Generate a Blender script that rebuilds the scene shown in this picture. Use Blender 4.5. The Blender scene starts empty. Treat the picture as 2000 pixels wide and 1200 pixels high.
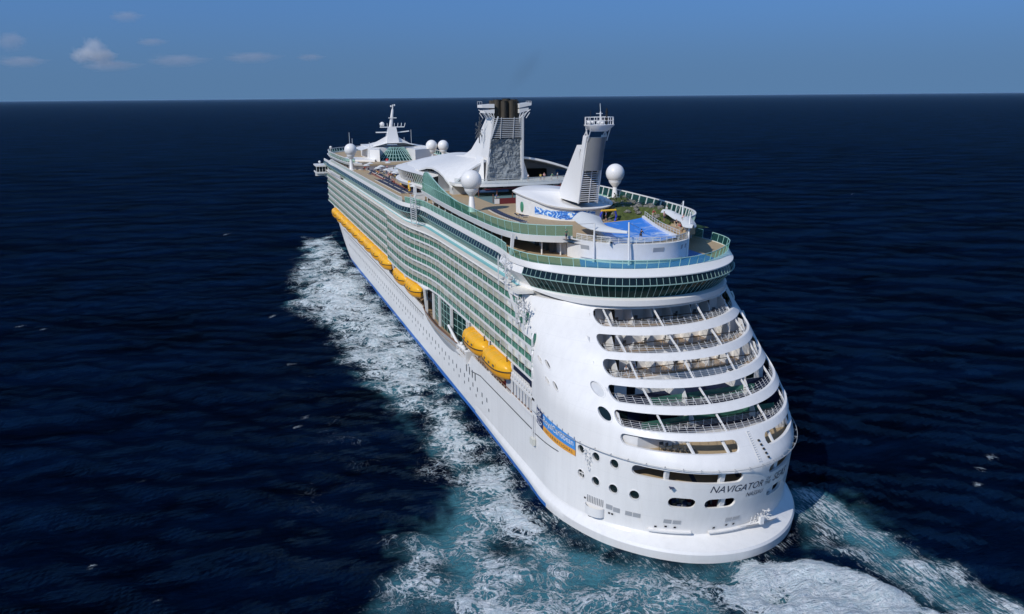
import bpy, math, random
import numpy as np
from mathutils import Vector, Matrix
from mathutils.geometry import delaunay_2d_cdt
random.seed(7)
R_ = math.radians
SC = bpy.context.scene
COL = SC.collection
# ------------------------------------------------------------------ camera, sky, sun, exposure
cam_d = bpy.data.cameras.new("camera")
cam = bpy.data.objects.new("camera", cam_d)
COL.objects.link(cam)
SC.camera = cam
cam_d.sensor_width = 36.0
cam_d.lens = 1577.07 / 2000 * 36
cam_d.clip_start = 1.0
cam_d.clip_end = 400000.0
def cam_matrix(pos, yaw, pitch, roll):
    f = Vector((math.sin(yaw) * math.cos(pitch), math.cos(yaw) * math.cos(pitch), -math.sin(pitch)))
    r = Vector((math.cos(yaw), -math.sin(yaw), 0))
    u = r.cross(f)
    r2 = math.cos(roll) * r + math.sin(roll) * u
    u2 = -math.sin(roll) * r + math.cos(roll) * u
    m = Matrix((r2, u2, -f)).transposed().to_4x4()
    m.translation = Vector(pos)
    return m
cam.matrix_world = cam_matrix((-62.3681, -82.6578, 62.304), 0.334, 0.255, -0.0086)
SUN_EL, SUN_AZ = R_(40), math.atan2(-0.87, -0.49)      # azimuth measured from +y towards +x
world = bpy.data.worlds.new("World")
SC.world = world
world.use_nodes = True
wn = world.node_tree.nodes
wl = world.node_tree.links
bg = wn["Background"]
sky = wn.new("ShaderNodeTexSky")
sky.sky_type = 'NISHITA'
sky.sun_disc = False
sky.sun_elevation = SUN_EL
sky.sun_rotation = SUN_AZ
sky.altitude = 0
sky.air_density = 1.0
sky.dust_density = 0.0
sky.ozone_density = 3.0
geo = wn.new("ShaderNodeTexCoord")            # look a little higher into the sky: clean tropical air, no yellow haze at the horizon
sxyz = wn.new("ShaderNodeSeparateXYZ"); cxyz = wn.new("ShaderNodeCombineXYZ"); zmr = wn.new("ShaderNodeMapRange")
wl.new(geo.outputs['Generated'], sxyz.inputs[0])
zmr.inputs[1].default_value = 0.0; zmr.inputs[2].default_value = 1.0; zmr.inputs[3].default_value = 0.36; zmr.inputs[4].default_value = 1.0
wl.new(sxyz.outputs[2], zmr.inputs[0])
wl.new(sxyz.outputs[0], cxyz.inputs[0]); wl.new(sxyz.outputs[1], cxyz.inputs[1]); wl.new(zmr.outputs[0], cxyz.inputs[2])
wl.new(cxyz.outputs[0], sky.inputs[0])
tint = wn.new("ShaderNodeVectorMath"); tint.operation = 'MULTIPLY'; tint.inputs[1].default_value = (0.78, 1.11, 1.36)      # deep tropical blue
wl.new(sky.outputs[0], tint.inputs[0])
hz = wn.new("ShaderNodeMapRange"); hz.interpolation_type = 'SMOOTHERSTEP'
hz.inputs[1].default_value = 0.0; hz.inputs[2].default_value = 0.15; hz.inputs[3].default_value = 0.8; hz.inputs[4].default_value = 0.0
hmx = wn.new("ShaderNodeMix"); hmx.data_type = 'RGBA'       # thin sea haze low in the sky
wl.new(sxyz.outputs[2], hz.inputs[0]); wl.new(hz.outputs[0], hmx.inputs[0])
wl.new(tint.outputs[0], hmx.inputs[6]); hmx.inputs[7].default_value = (0.88, 1.72, 2.95, 1)
wl.new(hmx.outputs[2], bg.inputs[0])
bg.inputs[1].default_value = 0.108
sun_d = bpy.data.lights.new("sun", 'SUN')
sun_d.energy = 3.25
sun_d.angle = R_(0.5)
sun_d.color = (1.0, 0.96, 0.9)
sun = bpy.data.objects.new("sun", sun_d)
COL.objects.link(sun)
sdir = Vector((math.sin(SUN_AZ) * math.cos(SUN_EL), math.cos(SUN_AZ) * math.cos(SUN_EL), math.sin(SUN_EL)))
sun.rotation_euler = sdir.to_track_quat('Z', 'Y').to_euler()
sun.location = sdir * 300
SC.view_settings.view_transform = 'Standard'
SC.view_settings.look = 'None'
SC.view_settings.exposure = 0.0
SC.view_settings.gamma = 1.0
SC.render.engine = 'CYCLES'
SC.cycles.max_bounces = 8
SC.cycles.transparent_max_bounces = 24
SC.cycles.volume_bounces = 3
SC.cycles.use_denoising = True

# ------------------------------------------------------------------ helpers
class MB:
    """collects shapes, then links them as ONE mesh object"""
    def __init__(s):
        s.v = []; s.f = []; s.m = []; s.cur = 0
    def mat(s, i):
        s.cur = i
        return s
    def add(s, vs, fs):
        o = len(s.v)
        s.v += [tuple(map(float, p)) for p in vs]
        s.f += [tuple(i + o for i in f) for f in fs]
        s.m += [s.cur] * len(fs)
        return s
    def box(s, x0, x1, y0, y1, z0, z1):
        return s.add([(x0, y0, z0), (x1, y0, z0), (x1, y1, z0), (x0, y1, z0), (x0, y0, z1), (x1, y0, z1), (x1, y1, z1), (x0, y1, z1)],
                     [(3, 2, 1, 0), (4, 5, 6, 7), (0, 1, 5, 4), (1, 2, 6, 5), (2, 3, 7, 6), (3, 0, 4, 7)])
    def bar(s, p, q, w, h=None, up=(0, 0, 1)):
        h = h or w
        p = Vector(p); q = Vector(q); d = (q - p)
        if d.length < 1e-6: return s
        d.normalize(); u = Vector(up)
        if abs(d.dot(u)) > 0.98: u = Vector((0, 1, 0))
        a = d.cross(u).normalized() * (w / 2); b = a.cross(d).normalized() * (h / 2)
        vs = [p - a - b, p + a - b, p + a + b, p - a + b, q - a - b, q + a - b, q + a + b, q - a + b]
        return s.add(vs, [(3, 2, 1, 0), (4, 5, 6, 7), (0, 1, 5, 4), (1, 2, 6, 5), (2, 3, 7, 6), (3, 0, 4, 7)])
    def tube(s, pts, r, n=6, r2=None, cap=True):
        pts = [Vector(p) for p in pts]
        rings = []
        for i, p in enumerate(pts):
            d = (pts[min(i + 1, len(pts) - 1)] - pts[max(i - 1, 0)])
            if d.length < 1e-9: d = Vector((0, 0, 1))
            d.normalize()
            u = Vector((0, 0, 1)) if abs(d.z) < 0.95 else Vector((0, 1, 0))
            a = d.cross(u).normalized(); b = d.cross(a)
            rr = r if r2 is None else r + (r2 - r) * i / (len(pts) - 1)
            rings.append([p + rr * (a * math.cos(2 * math.pi * k / n) + b * math.sin(2 * math.pi * k / n)) for k in range(n)])
        vs = [v for g in rings for v in g]
        fs = [(i * n + k, i * n + (k + 1) % n, (i + 1) * n + (k + 1) % n, (i + 1) * n + k) for i in range(len(pts) - 1) for k in range(n)]
        if cap:
            fs += [tuple(reversed(range(n))), tuple(range((len(pts) - 1) * n, len(pts) * n))]
        return s.add(vs, fs)
    def grid(s, P, flip=False, close=False):
        nu, nv = len(P), len(P[0])
        vs = [p for row in P for p in row]
        fs = []
        for i in range(nu if close else nu - 1):
            for j in range(nv - 1):
                i2 = (i + 1) % nu
                q = (i * nv + j, i2 * nv + j, i2 * nv + j + 1, i * nv + j + 1)
                fs.append(tuple(reversed(q)) if flip else q)
        return s.add(vs, fs)
    def prism(s, poly, z0, z1):
        n = len(poly)
        ar = sum(poly[i][0] * poly[(i + 1) % n][1] - poly[(i + 1) % n][0] * poly[i][1] for i in range(n))
        if ar < 0: poly = poly[::-1]
        vs = [(x, y, z0) for x, y in poly] + [(x, y, z1) for x, y in poly]
        fs = [tuple(reversed(range(n))), tuple(range(n, 2 * n))]
        fs += [(i, (i + 1) % n, n + (i + 1) % n, n + i) for i in range(n)]
        return s.add(vs, fs)
    def profile_x(s, poly, x0, x1):
        """(y, z) outline extruded along x"""
        n = len(poly)
        vs = [(x0, y, z) for y, z in poly] + [(x1, y, z) for y, z in poly]
        fs = [tuple(range(n)), tuple(reversed(range(n, 2 * n)))]
        fs += [(i, n + i, n + (i + 1) % n, (i + 1) % n) for i in range(n)]
        return s.add(vs, fs)
    def sphere(s, c, r, nu=24, nv=14, sc=(1, 1, 1)):
        P = [[(c[0] + sc[0] * r * math.sin(math.pi * j / nv) * math.cos(2 * math.pi * i / nu),
               c[1] + sc[1] * r * math.sin(math.pi * j / nv) * math.sin(2 * math.pi * i / nu),
               c[2] - sc[2] * r * math.cos(math.pi * j / nv)) for j in range(nv + 1)] for i in range(nu)]
        return s.grid(P, close=True)
    def lathe(s, prof, c, n=24):
        P = [[(c[0] + r * math.cos(2 * math.pi * i / n), c[1] + r * math.sin(2 * math.pi * i / n), c[2] + z) for r, z in prof] for i in range(n)]
        return s.grid(P, close=True)
    def build(s, name, mats, parent=None, smooth=None, local=False):
        me = bpy.data.meshes.new(name)
        off = Vector((0, 0, 0))
        if parent is not None and not local:
            off = ORIG.get(parent.name, Vector((0, 0, 0)))
        vs = s.v if off.length == 0 else [(a - off.x, b - off.y, c - off.z) for a, b, c in s.v]
        me.from_pydata(vs, [], s.f)
        if not isinstance(mats, (list, tuple)): mats = [mats]
        for m in mats: me.materials.append(m)
        me.polygons.foreach_set("material_index", s.m)
        if smooth is not None:
            me.polygons.foreach_set("use_smooth", [True] * len(s.f))
            me.set_sharp_from_angle(angle=R_(smooth))
        me.update()
        o = bpy.data.objects.new(name, me)
        COL.objects.link(o)
        if parent is not None:
            o.parent = parent
            ORIG[o.name] = off
        return o
    def split(s):
        """one builder per connected piece"""
        par = list(range(len(s.v)))
        def root(i):
            while par[i] != i:
                par[i] = par[par[i]]; i = par[i]
            return i
        for f in s.f:
            a = root(f[0])
            for i in f[1:]: par[root(i)] = a
        grp = {}
        for k, f in enumerate(s.f): grp.setdefault(root(f[0]), []).append(k)
        out = []
        for ks in grp.values():
            idx = sorted({i for k in ks for i in s.f[k]}); mp = {i: j for j, i in enumerate(idx)}
            b = MB(); b.v = [s.v[i] for i in idx]; b.f = [tuple(mp[i] for i in s.f[k]) for k in ks]; b.m = [s.m[k] for k in ks]
            out.append(b)
        return out
    def build_each(s, name, mats, parent, **kw):
        for b in s.split(): b.build(name, mats, parent, **kw)
ORIG = {}
def tag(o, label=None, cat=None, group=None, kind=None):
    if label: o['label'] = label
    if cat: o['category'] = cat
    if group: o['group'] = group
    if kind: o['kind'] = kind
    return o
def thing(name, label, cat, loc=(0, 0, 0), group=None, rz=0):
    o = bpy.data.objects.new(name, None)
    COL.objects.link(o)
    o.empty_display_size = 0.3
    o.location = loc; o.rotation_euler = (0, 0, rz)
    ORIG[o.name] = Vector(loc)
    return tag(o, label, cat, group)
def copy_tree(o, parent=None):
    c = o.copy()
    COL.objects.link(c)
    if parent is not None: c.parent = parent
    for ch in list(o.children): copy_tree(ch, c)
    return c
def lerp(a, b, t): return a + (b - a) * t
def interp(x, xs, ys): return float(np.interp(x, xs, ys))

# ------------------------------------------------------------------ materials
def newmat(name):
    m = bpy.data.materials.new(name)
    m.use_nodes = True
    return m, m.node_tree.nodes, m.node_tree.links, m.node_tree.nodes["Principled BSDF"]
def plain(name, col, rough=0.5, metal=0.0, var=0.06, scale=0.6, bump=0.0, spec=0.4, stretch=None):
    m, n, l, b = newmat(name)
    tc = n.new("ShaderNodeTexCoord")
    mp = n.new("ShaderNodeMapping")
    if stretch: mp.inputs['Scale'].default_value = stretch
    l.new(tc.outputs['Object'], mp.inputs[0])
    nz = n.new("ShaderNodeTexNoise")
    nz.inputs['Scale'].default_value = scale
    nz.inputs['Detail'].default_value = 6
    nz.inputs['Roughness'].default_value = 0.6
    l.new(mp.outputs[0], nz.inputs['Vector'])
    mr = n.new("ShaderNodeMapRange")
    mr.inputs[1].default_value = 0.25; mr.inputs[2].default_value = 0.75
    mr.inputs[3].default_value = 1 - var; mr.inputs[4].default_value = 1 + var * 0.6
    l.new(nz.outputs['Fac'], mr.inputs[0])
    mx = n.new("ShaderNodeVectorMath"); mx.operation = 'SCALE'
    mx.inputs[0].default_value = col
    l.new(mr.outputs[0], mx.inputs['Scale'])
    l.new(mx.outputs[0], b.inputs['Base Color'])
    b.inputs['Roughness'].default_value = rough
    b.inputs['Metallic'].default_value = metal
    b.inputs['Specular IOR Level'].default_value = spec
    if bump:
        bp = n.new("ShaderNodeBump")
        bp.inputs['Strength'].default_value = bump
        bp.inputs['Distance'].default_value = 0.05
        l.new(nz.outputs['Fac'], bp.inputs['Height'])
        l.new(bp.outputs[0], b.inputs['Normal'])
    return m
def glass(name, col, trans=0.5, rough=0.06, tint=(0.55, 0.8, 0.7)):
    """tinted pane: part see-through, part coloured body, with a glossy face"""
    m, n, l, b = newmat(name)
    b.inputs['Base Color'].default_value = (*col, 1)
    b.inputs['Roughness'].default_value = rough
    tr = n.new("ShaderNodeBsdfTransparent")
    tr.inputs[0].default_value = (*tint, 1)
    mx = n.new("ShaderNodeMixShader")
    mx.inputs[0].default_value = trans
    out = n["Material Output"]
    l.new(b.outputs[0], mx.inputs[1]); l.new(tr.outputs[0], mx.inputs[2])
    l.new(mx.outputs[0], out.inputs[0])
    return m
M = {}
M['white'] = plain('white paint', (0.79, 0.775, 0.75), 0.38, var=0.035, scale=0.25, stretch=(1, 1, 0.35))
M['white2'] = plain('white deck paint', (0.75, 0.74, 0.72), 0.5, var=0.08, scale=0.8)
M['whitewarm'] = plain('white warm sill paint', (0.78, 0.75, 0.69), 0.5, var=0.08, scale=0.5)
M['grey'] = plain('grey paint', (0.35, 0.36, 0.37), 0.5)
M['lgrey'] = plain('light grey paint', (0.55, 0.56, 0.57), 0.5)
M['dgrey'] = plain('dark grey paint', (0.09, 0.095, 0.10), 0.5)
M['black'] = plain('black sooty steel', (0.018, 0.016, 0.014), 0.7, var=0.4)
M['rail'] = plain('dark handrail', (0.03, 0.03, 0.035), 0.4)
M['blue'] = plain('blue boot stripe', (0.04, 0.17, 0.52), 0.4, var=0.1)
M['turq'] = plain('turquoise channel paint', (0.24, 0.56, 0.60), 0.5, var=0.06)
M['tan'] = plain('tan deck', (0.44, 0.33, 0.20), 0.75, var=0.12, scale=1.5)
M['teak'] = plain('teak deck', (0.36, 0.25, 0.15), 0.7, var=0.15, scale=2.0)
M['deckblue'] = plain('blue deck paint', (0.09, 0.25, 0.58), 0.55, var=0.08)
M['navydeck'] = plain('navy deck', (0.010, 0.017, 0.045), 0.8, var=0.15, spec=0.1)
M['beige'] = plain('frosted beige divider', (0.66, 0.65, 0.57), 0.35, var=0.05)
M['cabin'] = plain('cabin wall', (0.42, 0.41, 0.38), 0.5)
M['orange'] = plain('lifeboat orange', (0.86, 0.44, 0.022), 0.32, var=0.08, scale=1.2)
M['orange2'] = plain('lifeboat hull orange', (0.84, 0.36, 0.016), 0.35, var=0.08)
M['red'] = plain('red paint', (0.45, 0.03, 0.03), 0.5)
M['maroon'] = plain('maroon board', (0.16, 0.025, 0.03), 0.5)
M['yellow'] = plain('yellow paint', (0.80, 0.48, 0.04), 0.5)
M['navy'] = plain('navy cloth', (0.035, 0.05, 0.10), 0.8)
M['brown'] = plain('brown varnished rail', (0.22, 0.11, 0.06), 0.4)
M['green'] = plain('green oval paint', (0.06, 0.26, 0.16), 0.5)
M['aqua'] = plain('aqua painted frame', (0.42, 0.66, 0.60), 0.4)
M['beige2'] = plain('pale curtained divider', (0.74, 0.74, 0.70), 0.4, var=0.05)
M['mullion'] = plain('grey green mullion', (0.30, 0.46, 0.42), 0.4)
M['rglass'] = glass('green railing glass', (0.085, 0.25, 0.185), 0.34, 0.08, (0.40, 0.78, 0.60))
M['cglass'] = glass('clear glass', (0.25, 0.30, 0.30), 0.86, 0.05, (0.9, 0.95, 0.94))
M['wglass'] = glass('windscreen glass', (0.05, 0.20, 0.16), 0.74, 0.05, (0.55, 0.86, 0.76))
M['dglass'] = plain('dark window glass', (0.006, 0.014, 0.016), 0.04, var=0.3, scale=0.35)
M['gglass'] = plain('green window glass', (0.010, 0.040, 0.036), 0.08, var=0.7, scale=0.35, spec=0.05)
M['dark'] = plain('dark interior', (0.012, 0.012, 0.013), 0.8)
M['cloth'] = plain('white sail cloth', (0.66, 0.67, 0.66), 0.8, var=0.05)
def hull_paint():
    m, n, l, b = newmat('hull paint')
    tc = n.new("ShaderNodeTexCoord")
    def noise(sc, det, st):
        mp = n.new("ShaderNodeMapping"); mp.inputs['Scale'].default_value = st
        l.new(tc.outputs['Object'], mp.inputs[0])
        k = n.new("ShaderNodeTexNoise"); k.inputs['Scale'].default_value = sc; k.inputs['Detail'].default_value = det; k.inputs['Roughness'].default_value = .62
        l.new(mp.outputs[0], k.inputs['Vector']); return k.outputs['Fac']
    def mr(v, a, b_, c, d):
        k = n.new("ShaderNodeMapRange"); l.new(v, k.inputs[0])
        for i, q_ in zip((1, 2, 3, 4), (a, b_, c, d)): k.inputs[i].default_value = q_
        return k.outputs[0]
    def mul(a, c):
        k = n.new("ShaderNodeMath"); k.operation = 'MULTIPLY'; l.new(a, k.inputs[0]); l.new(c, k.inputs[1]); return k.outputs[0]
    streak = mr(noise(.9, 6, (1, 1, .09)), .42, .75, 1.0, .93)
    blot = mr(noise(.13, 4, (1, 1, 1)), .3, .7, .98, 1.01)
    sp = n.new("ShaderNodeSeparateXYZ"); l.new(tc.outputs['Object'], sp.inputs[0])
    w = n.new("ShaderNodeMath"); w.operation = 'PINGPONG'; w.inputs[1].default_value = 1.33; l.new(sp.outputs[2], w.inputs[0])
    seam = mr(w.outputs[0], 0.0, .05, .93, 1.0)
    w2 = n.new("ShaderNodeMath"); w2.operation = 'PINGPONG'; w2.inputs[1].default_value = 4.1; l.new(sp.outputs[1], w2.inputs[0])
    seam2 = mr(w2.outputs[0], 0.0, .05, .95, 1.0)
    v = mul(mul(streak, blot), mul(seam, seam2))
    rust = mr(noise(.22, 7, (1, 1, .22)), .66, .78, 0, .22)
    sc = n.new("ShaderNodeVectorMath"); sc.operation = 'SCALE'; sc.inputs[0].default_value = (0.79, 0.775, 0.75); l.new(v, sc.inputs['Scale'])
    mx = n.new("ShaderNodeMix"); mx.data_type = 'RGBA'; l.new(rust, mx.inputs[0]); l.new(sc.outputs[0], mx.inputs[6]); mx.inputs[7].default_value = (.66, .56, .42, 1)
    l.new(mx.outputs[2], b.inputs['Base Color'])
    b.inputs['Roughness'].default_value = .36; b.inputs['Specular IOR Level'].default_value = .4
    bp = n.new("ShaderNodeBump"); bp.inputs['Strength'].default_value = .09; bp.inputs['Distance'].default_value = .12
    l.new(noise(.42, 2, (1, 1, 1)), bp.inputs['Height']); l.new(bp.outputs[0], b.inputs['Normal'])
    return m
M['hull'] = hull_paint()
M['letter'] = plain('dark blue lettering', (0.02, 0.025, 0.05), 0.4)
M['skin'] = plain('skin', (0.45, 0.26, 0.18), 0.6)
# ------------------------------------------------------------------ the sea
def hash2(ix, iy, seed):
    h = (ix.astype(np.int64) * 374761393 + iy.astype(np.int64) * 668265263 + seed * 1442695041) & 0xffffffff
    h = ((h ^ (h >> 13)) * 1274126177) & 0xffffffff
    return ((h ^ (h >> 16)) & 0xffff) / 65535.0
def vnoise(x, y, seed=0):
    ix = np.floor(x); iy = np.floor(y)
    fx = x - ix; fy = y - iy
    fx = fx * fx * (3 - 2 * fx); fy = fy * fy * (3 - 2 * fy)
    a = hash2(ix, iy, seed); b = hash2(ix + 1, iy, seed); c = hash2(ix, iy + 1, seed); d = hash2(ix + 1, iy + 1, seed)
    return a + (b - a) * fx + (c - a) * fy + (a - b - c + d) * fx * fy
def fbm(x, y, seed=0, o=4):
    s = 0; a = 0.5; t = 0
    for k in range(o):
        s = s + a * vnoise(x, y, seed + k * 17); t += a
        x = x * 2.03 + 3.1; y = y * 2.03 - 1.7; a *= 0.5
    return s / t
def sdist(px, py, poly):
    """signed distance, positive inside"""
    d = np.full(px.shape, 1e18); ins = np.zeros(px.shape, bool)
    n = len(poly)
    for i in range(n):
        ax, ay = poly[i]; bx, by = poly[(i + 1) % n]
        ex, ey = bx - ax, by - ay
        wx, wy = px - ax, py - ay
        t = np.clip((wx * ex + wy * ey) / (ex * ex + ey * ey), 0, 1)
        d = np.minimum(d, (wx - ex * t) ** 2 + (wy - ey * t) ** 2)
        c = ((ay > py) != (by > py)) & (px < (bx - ax) * (py - ay) / ((by - ay) if by != ay else 1e-9) + ax)
        ins ^= c
    d = np.sqrt(d)
    return np.where(ins, d, -d)
def sstep(a, b, x):
    t = np.clip((x - a) / (b - a), 0, 1)
    return t * t * (3 - 2 * t)
def axis(lo, hi, step, far, g1, g2):
    mid = list(np.arange(lo, hi + 1e-6, step))
    up = []; s = step; x = mid[-1]
    while x < far:
        s *= g1 if s < 7 else 1.07; x += s; up.append(x)
    dn = []; s = step; x = mid[0]
    while x > -far:
        s *= g2 if s < 7 else 1.07; x -= s; dn.append(x)
    a = np.array(dn[::-1] + mid + up)
    return a, np.gradient(a)
gx, sx = axis(-130, 62, 0.9, 180000, 1.0095, 1.0115)
gy, sy = axis(-48, 200, 0.9, 180000, 1.0095, 1.07)
X, Y = np.meshgrid(gx, gy)
SXY = np.maximum(*np.meshgrid(sx, sy))
rng = np.random.RandomState(3)
Z = np.zeros_like(X)
for k in range(64):
    lam = 4.5 * (48 / 4.5) ** rng.rand()
    th = R_(62) + rng.randn() * 0.5
    amp = 0.0135 * lam ** 0.46 * (0.6 + 0.8 * rng.rand())
    fade = 1 - sstep(lam / 8, lam / 4, SXY)
    ph = 2 * math.pi * (X * math.cos(th) + Y * math.sin(th)) / lam + rng.rand() * 6.28
    Z += amp * fade * (np.sin(ph) + 0.25 * np.sin(2 * ph + 1.57))
near = (np.abs(X) < 400) & (np.abs(Y) < 800)
foam = np.zeros_like(X); aqua = np.zeros_like(X); flow = np.zeros_like(X)
x = X[near]; y = Y[near]
wob = (fbm(x / 9, y / 9, 5) - 0.5) * 13 + (fbm(x / 2.7, y / 2.7, 9) - 0.5) * 5
def zone(poly, soft, w=1.0):
    return sstep(-soft * 0.5, soft, sdist(x, y, poly) + wob * w)
A1 = [(-10, 318), (-19, 305), (-26, 286), (-31, 250), (-42, 208), (-48, 186), (-50, 169), (-49, 153), (-43, 140), (-41, 128), (-38, 113), (-37, 100), (-34, 84), (-28, 80), (-18, 100), (-18, 300)]
A0 = [(-16, 300), (-26, 270), (-38, 205), (-45, 182), (-46, 160), (-40, 146), (-34, 132), (-30, 110), (-19, 110), (-18, 290)]
B1 = [(-40, 100), (-38, 76), (-36, 66), (-34, 58), (-36, 49), (-37, 34), (-40, 27), (-43, 20), (-46, 12), (-50, 4), (-52, -30), (20, -30), (6, 1), (-10, 4), (-17, 16), (-20, 40), (-19, 90)]
BD = [(-23, 34), (-20, 24), (-17, 12), (-12, 5), (-16, 3), (-22, 10), (-25, 22)]          # calmer strip along the quarter
C1 = [(15, 12), (20, 14.5), (23.5, 13.5), (24.5, 8), (26, 3), (26, -6), (28, -20), (30, -40), (13, -40), (13.5, -14), (12, -5), (10, 0), (13, 7)]
CF = [(28, 26), (31, 23), (30, 14), (29, 4), (28, -4), (24, -3), (24, 10), (26, 18)]
D1 = [(-5, -2.5), (-1, -0.6), (4, -0.2), (9, -1.8), (12.5, -6), (14, -12), (17, -20), (17, -40), (-12, -40), (-7.5, -9)]
a1 = zone(A1, 9); a0 = zone(A0, 12); b1 = zone(B1, 8, 0.8); c1 = zone(C1, 4, 0.5); cf = zone(CF, 6, 0.6); d1 = zone(D1, 4.5, 1.0)
bd = zone(BD, 5, 0.5)
big = fbm(x / 11, y / 11, 31, 3); mid = fbm(x / 4.2, y / 4.2, 57, 3); big2 = fbm(x / 7 + 9, y / 14, 83, 3)
f = np.maximum(a1 * (0.56 + 0.5 * (mid - 0.5)), a0 * (0.78 + 0.8 * (mid - 0.5)))
f = np.maximum(f, b1 * np.clip(0.54 + 1.1 * (big - 0.5) + 0.7 * (mid - 0.5), 0.2, 0.8))
f = f * (1 - 0.36 * sstep(10, 2, y) * sstep(-38, -28, x) * (x < 14))
f = np.where(bd > 0, f * (1 - bd) + bd * 0.28, f)
f = np.maximum(f, c1 * np.clip(0.42 + 0.9 * (mid - 0.5), 0.15, 0.8)); f = np.maximum(f, cf * 0.16)
f = np.maximum(f, d1 * np.clip(0.96 + 1.6 * (mid - 0.5) + 0.8 * (big - 0.5) - 0.22 * sstep(3, 12, x - 4 - y * -0.2), 0.30, 1.1))
HA = [(-34, 300), (-45, 210), (-45, 150), (-40, 110), (-37, 80), (-34, 58), (-30, 40), (-26, 24), (-18, 14), (-18, 300)]
ha = zone(HA, 9, 0.8)
f = np.maximum(f, ha * np.clip(0.57 + 0.8 * (mid - 0.5) + 0.5 * (big - 0.5), .2, .72) * (1 - .4 * bd))
# thin foam drawn out along the hull and under the counter
hull_d = sdist(x, y, [(-19.6, 300), (-19.6, 20), (-16, 8), (-10, 2), (-3, 0), (3, 0), (10, 2.5), (16, 8), (19.6, 20), (19.6, 300)])
edge = np.exp(-np.clip(-hull_d, 0, 99) / 2.2) * (hull_d < 3)
f = np.maximum(f, edge * (0.30 + 0.3 * (mid - 0.5)))
q = np.maximum(b1 * np.clip(0.62 + 2.2 * (big2 - 0.5), 0.1, 1) * (1 - 0.85 * bd), c1 * np.clip(0.55 + 1.4 * (big2 - 0.5), 0, 1))
q = np.maximum(q, np.maximum(a1, ha) * np.clip(0.58 + 1.0 * (mid - .5), .1, .9)); q = np.maximum(q, d1 * 0.75); q = np.maximum(q, cf * 0.35)
q = np.maximum(q, 0.0)
# whitecaps where the photograph has them, and a scatter of small ones
caps = [(-52, 110, 2.2), (-54, 157, 1.8), (-52, 75, 1.0), (-54, 70, 1.1), (-85, 30, .8), (55, 11, 1.8), (61, 14, 2.2), (49, 6, 1.8), (-66, 322, 3.5), (-122, 172, 1.6), (-115, 166, 1.4), (-81, 56, .7), (-76, 19, 0.7)]
for k in range(26):
    caps.append((rng.uniform(-300, 390), rng.uniform(60, 760), rng.uniform(0.4, 0.95)))
for cx, cy, r in caps:
    rr = r * 0.62
    dx = (x - cx); dy = (y - cy)
    u = dx * 0.82 + dy * 0.57; v = -dx * 0.57 + dy * 0.82
    g = np.exp(-(u / (rr * 1.5)) ** 2 - (v / (rr * 0.55 + 0.35)) ** 2)
    f = np.maximum(f, g * (0.36 + 0.3 * mid))
for cx, cy, rx, ry in [(-45, 62, 9, 26), (-46, 95, 6, 16), (-52, 45, 8, 20)]:      # brownish skim of old foam left of the wake
    f = np.maximum(f, np.exp(-((x - cx) / rx) ** 2 - ((y - cy) / ry) ** 2) * 0.20 * np.clip(0.3 + 2 * (mid - 0.4), 0, 1))
inside = hull_d > 1.0
f[inside] = 0
foam[near] = f; aqua[near] = q; flow[near] = np.maximum(edge, np.maximum(bd, c1)) * (1 - sstep(0.1, 0.6, d1))
zz = np.zeros_like(x)
zz += a1 * (mid - 0.35) * 2.6 * sstep(0, 6, -hull_d) + b1 * (mid - 0.5) * 1.5 + d1 * (0.1 + 1.7 * mid + 0.9 * (fbm(x / 1.6, y / 1.6, 71, 3) - .4)) + c1 * (mid - 0.4) * 1.4
Z[near] += zz * np.clip(-hull_d / 3, 0, 1)
# calm under the ship itself
ZN = Z[near]; ZN *= 1 - sstep(-6, 0.5, hull_d) * 0.8; Z[near] = ZN
ny, nx = X.shape
idx = np.arange(nx * ny).reshape(ny, nx)
quads = np.stack([idx[:-1, :-1], idx[:-1, 1:], idx[1:, 1:], idx[1:, :-1]], -1).reshape(-1, 4)
me = bpy.data.meshes.new("ocean")
me.vertices.add(nx * ny)
me.vertices.foreach_set("co", np.stack([X, Y, Z], -1).astype(np.float32).ravel())
me.loops.add(quads.size)
me.loops.foreach_set("vertex_index", quads.astype(np.int32).ravel())
me.polygons.add(len(quads))
me.polygons.foreach_set("loop_start", np.arange(0, quads.size, 4, dtype=np.int32))
me.polygons.foreach_set("use_smooth", np.ones(len(quads), bool))
for nm, arr in (("foam", foam), ("aqua", aqua), ("flow", flow)):
    at = me.attributes.new(nm, 'FLOAT', 'POINT')
    at.data.foreach_set("value", arr.astype(np.float32).ravel())
me.update(calc_edges=True)
me.validate()
ocean = bpy.data.objects.new("ocean", me)
COL.objects.link(ocean)
tag(ocean, "dark navy open sea with the ship's white and turquoise wake", "sea", kind="structure")

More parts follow.
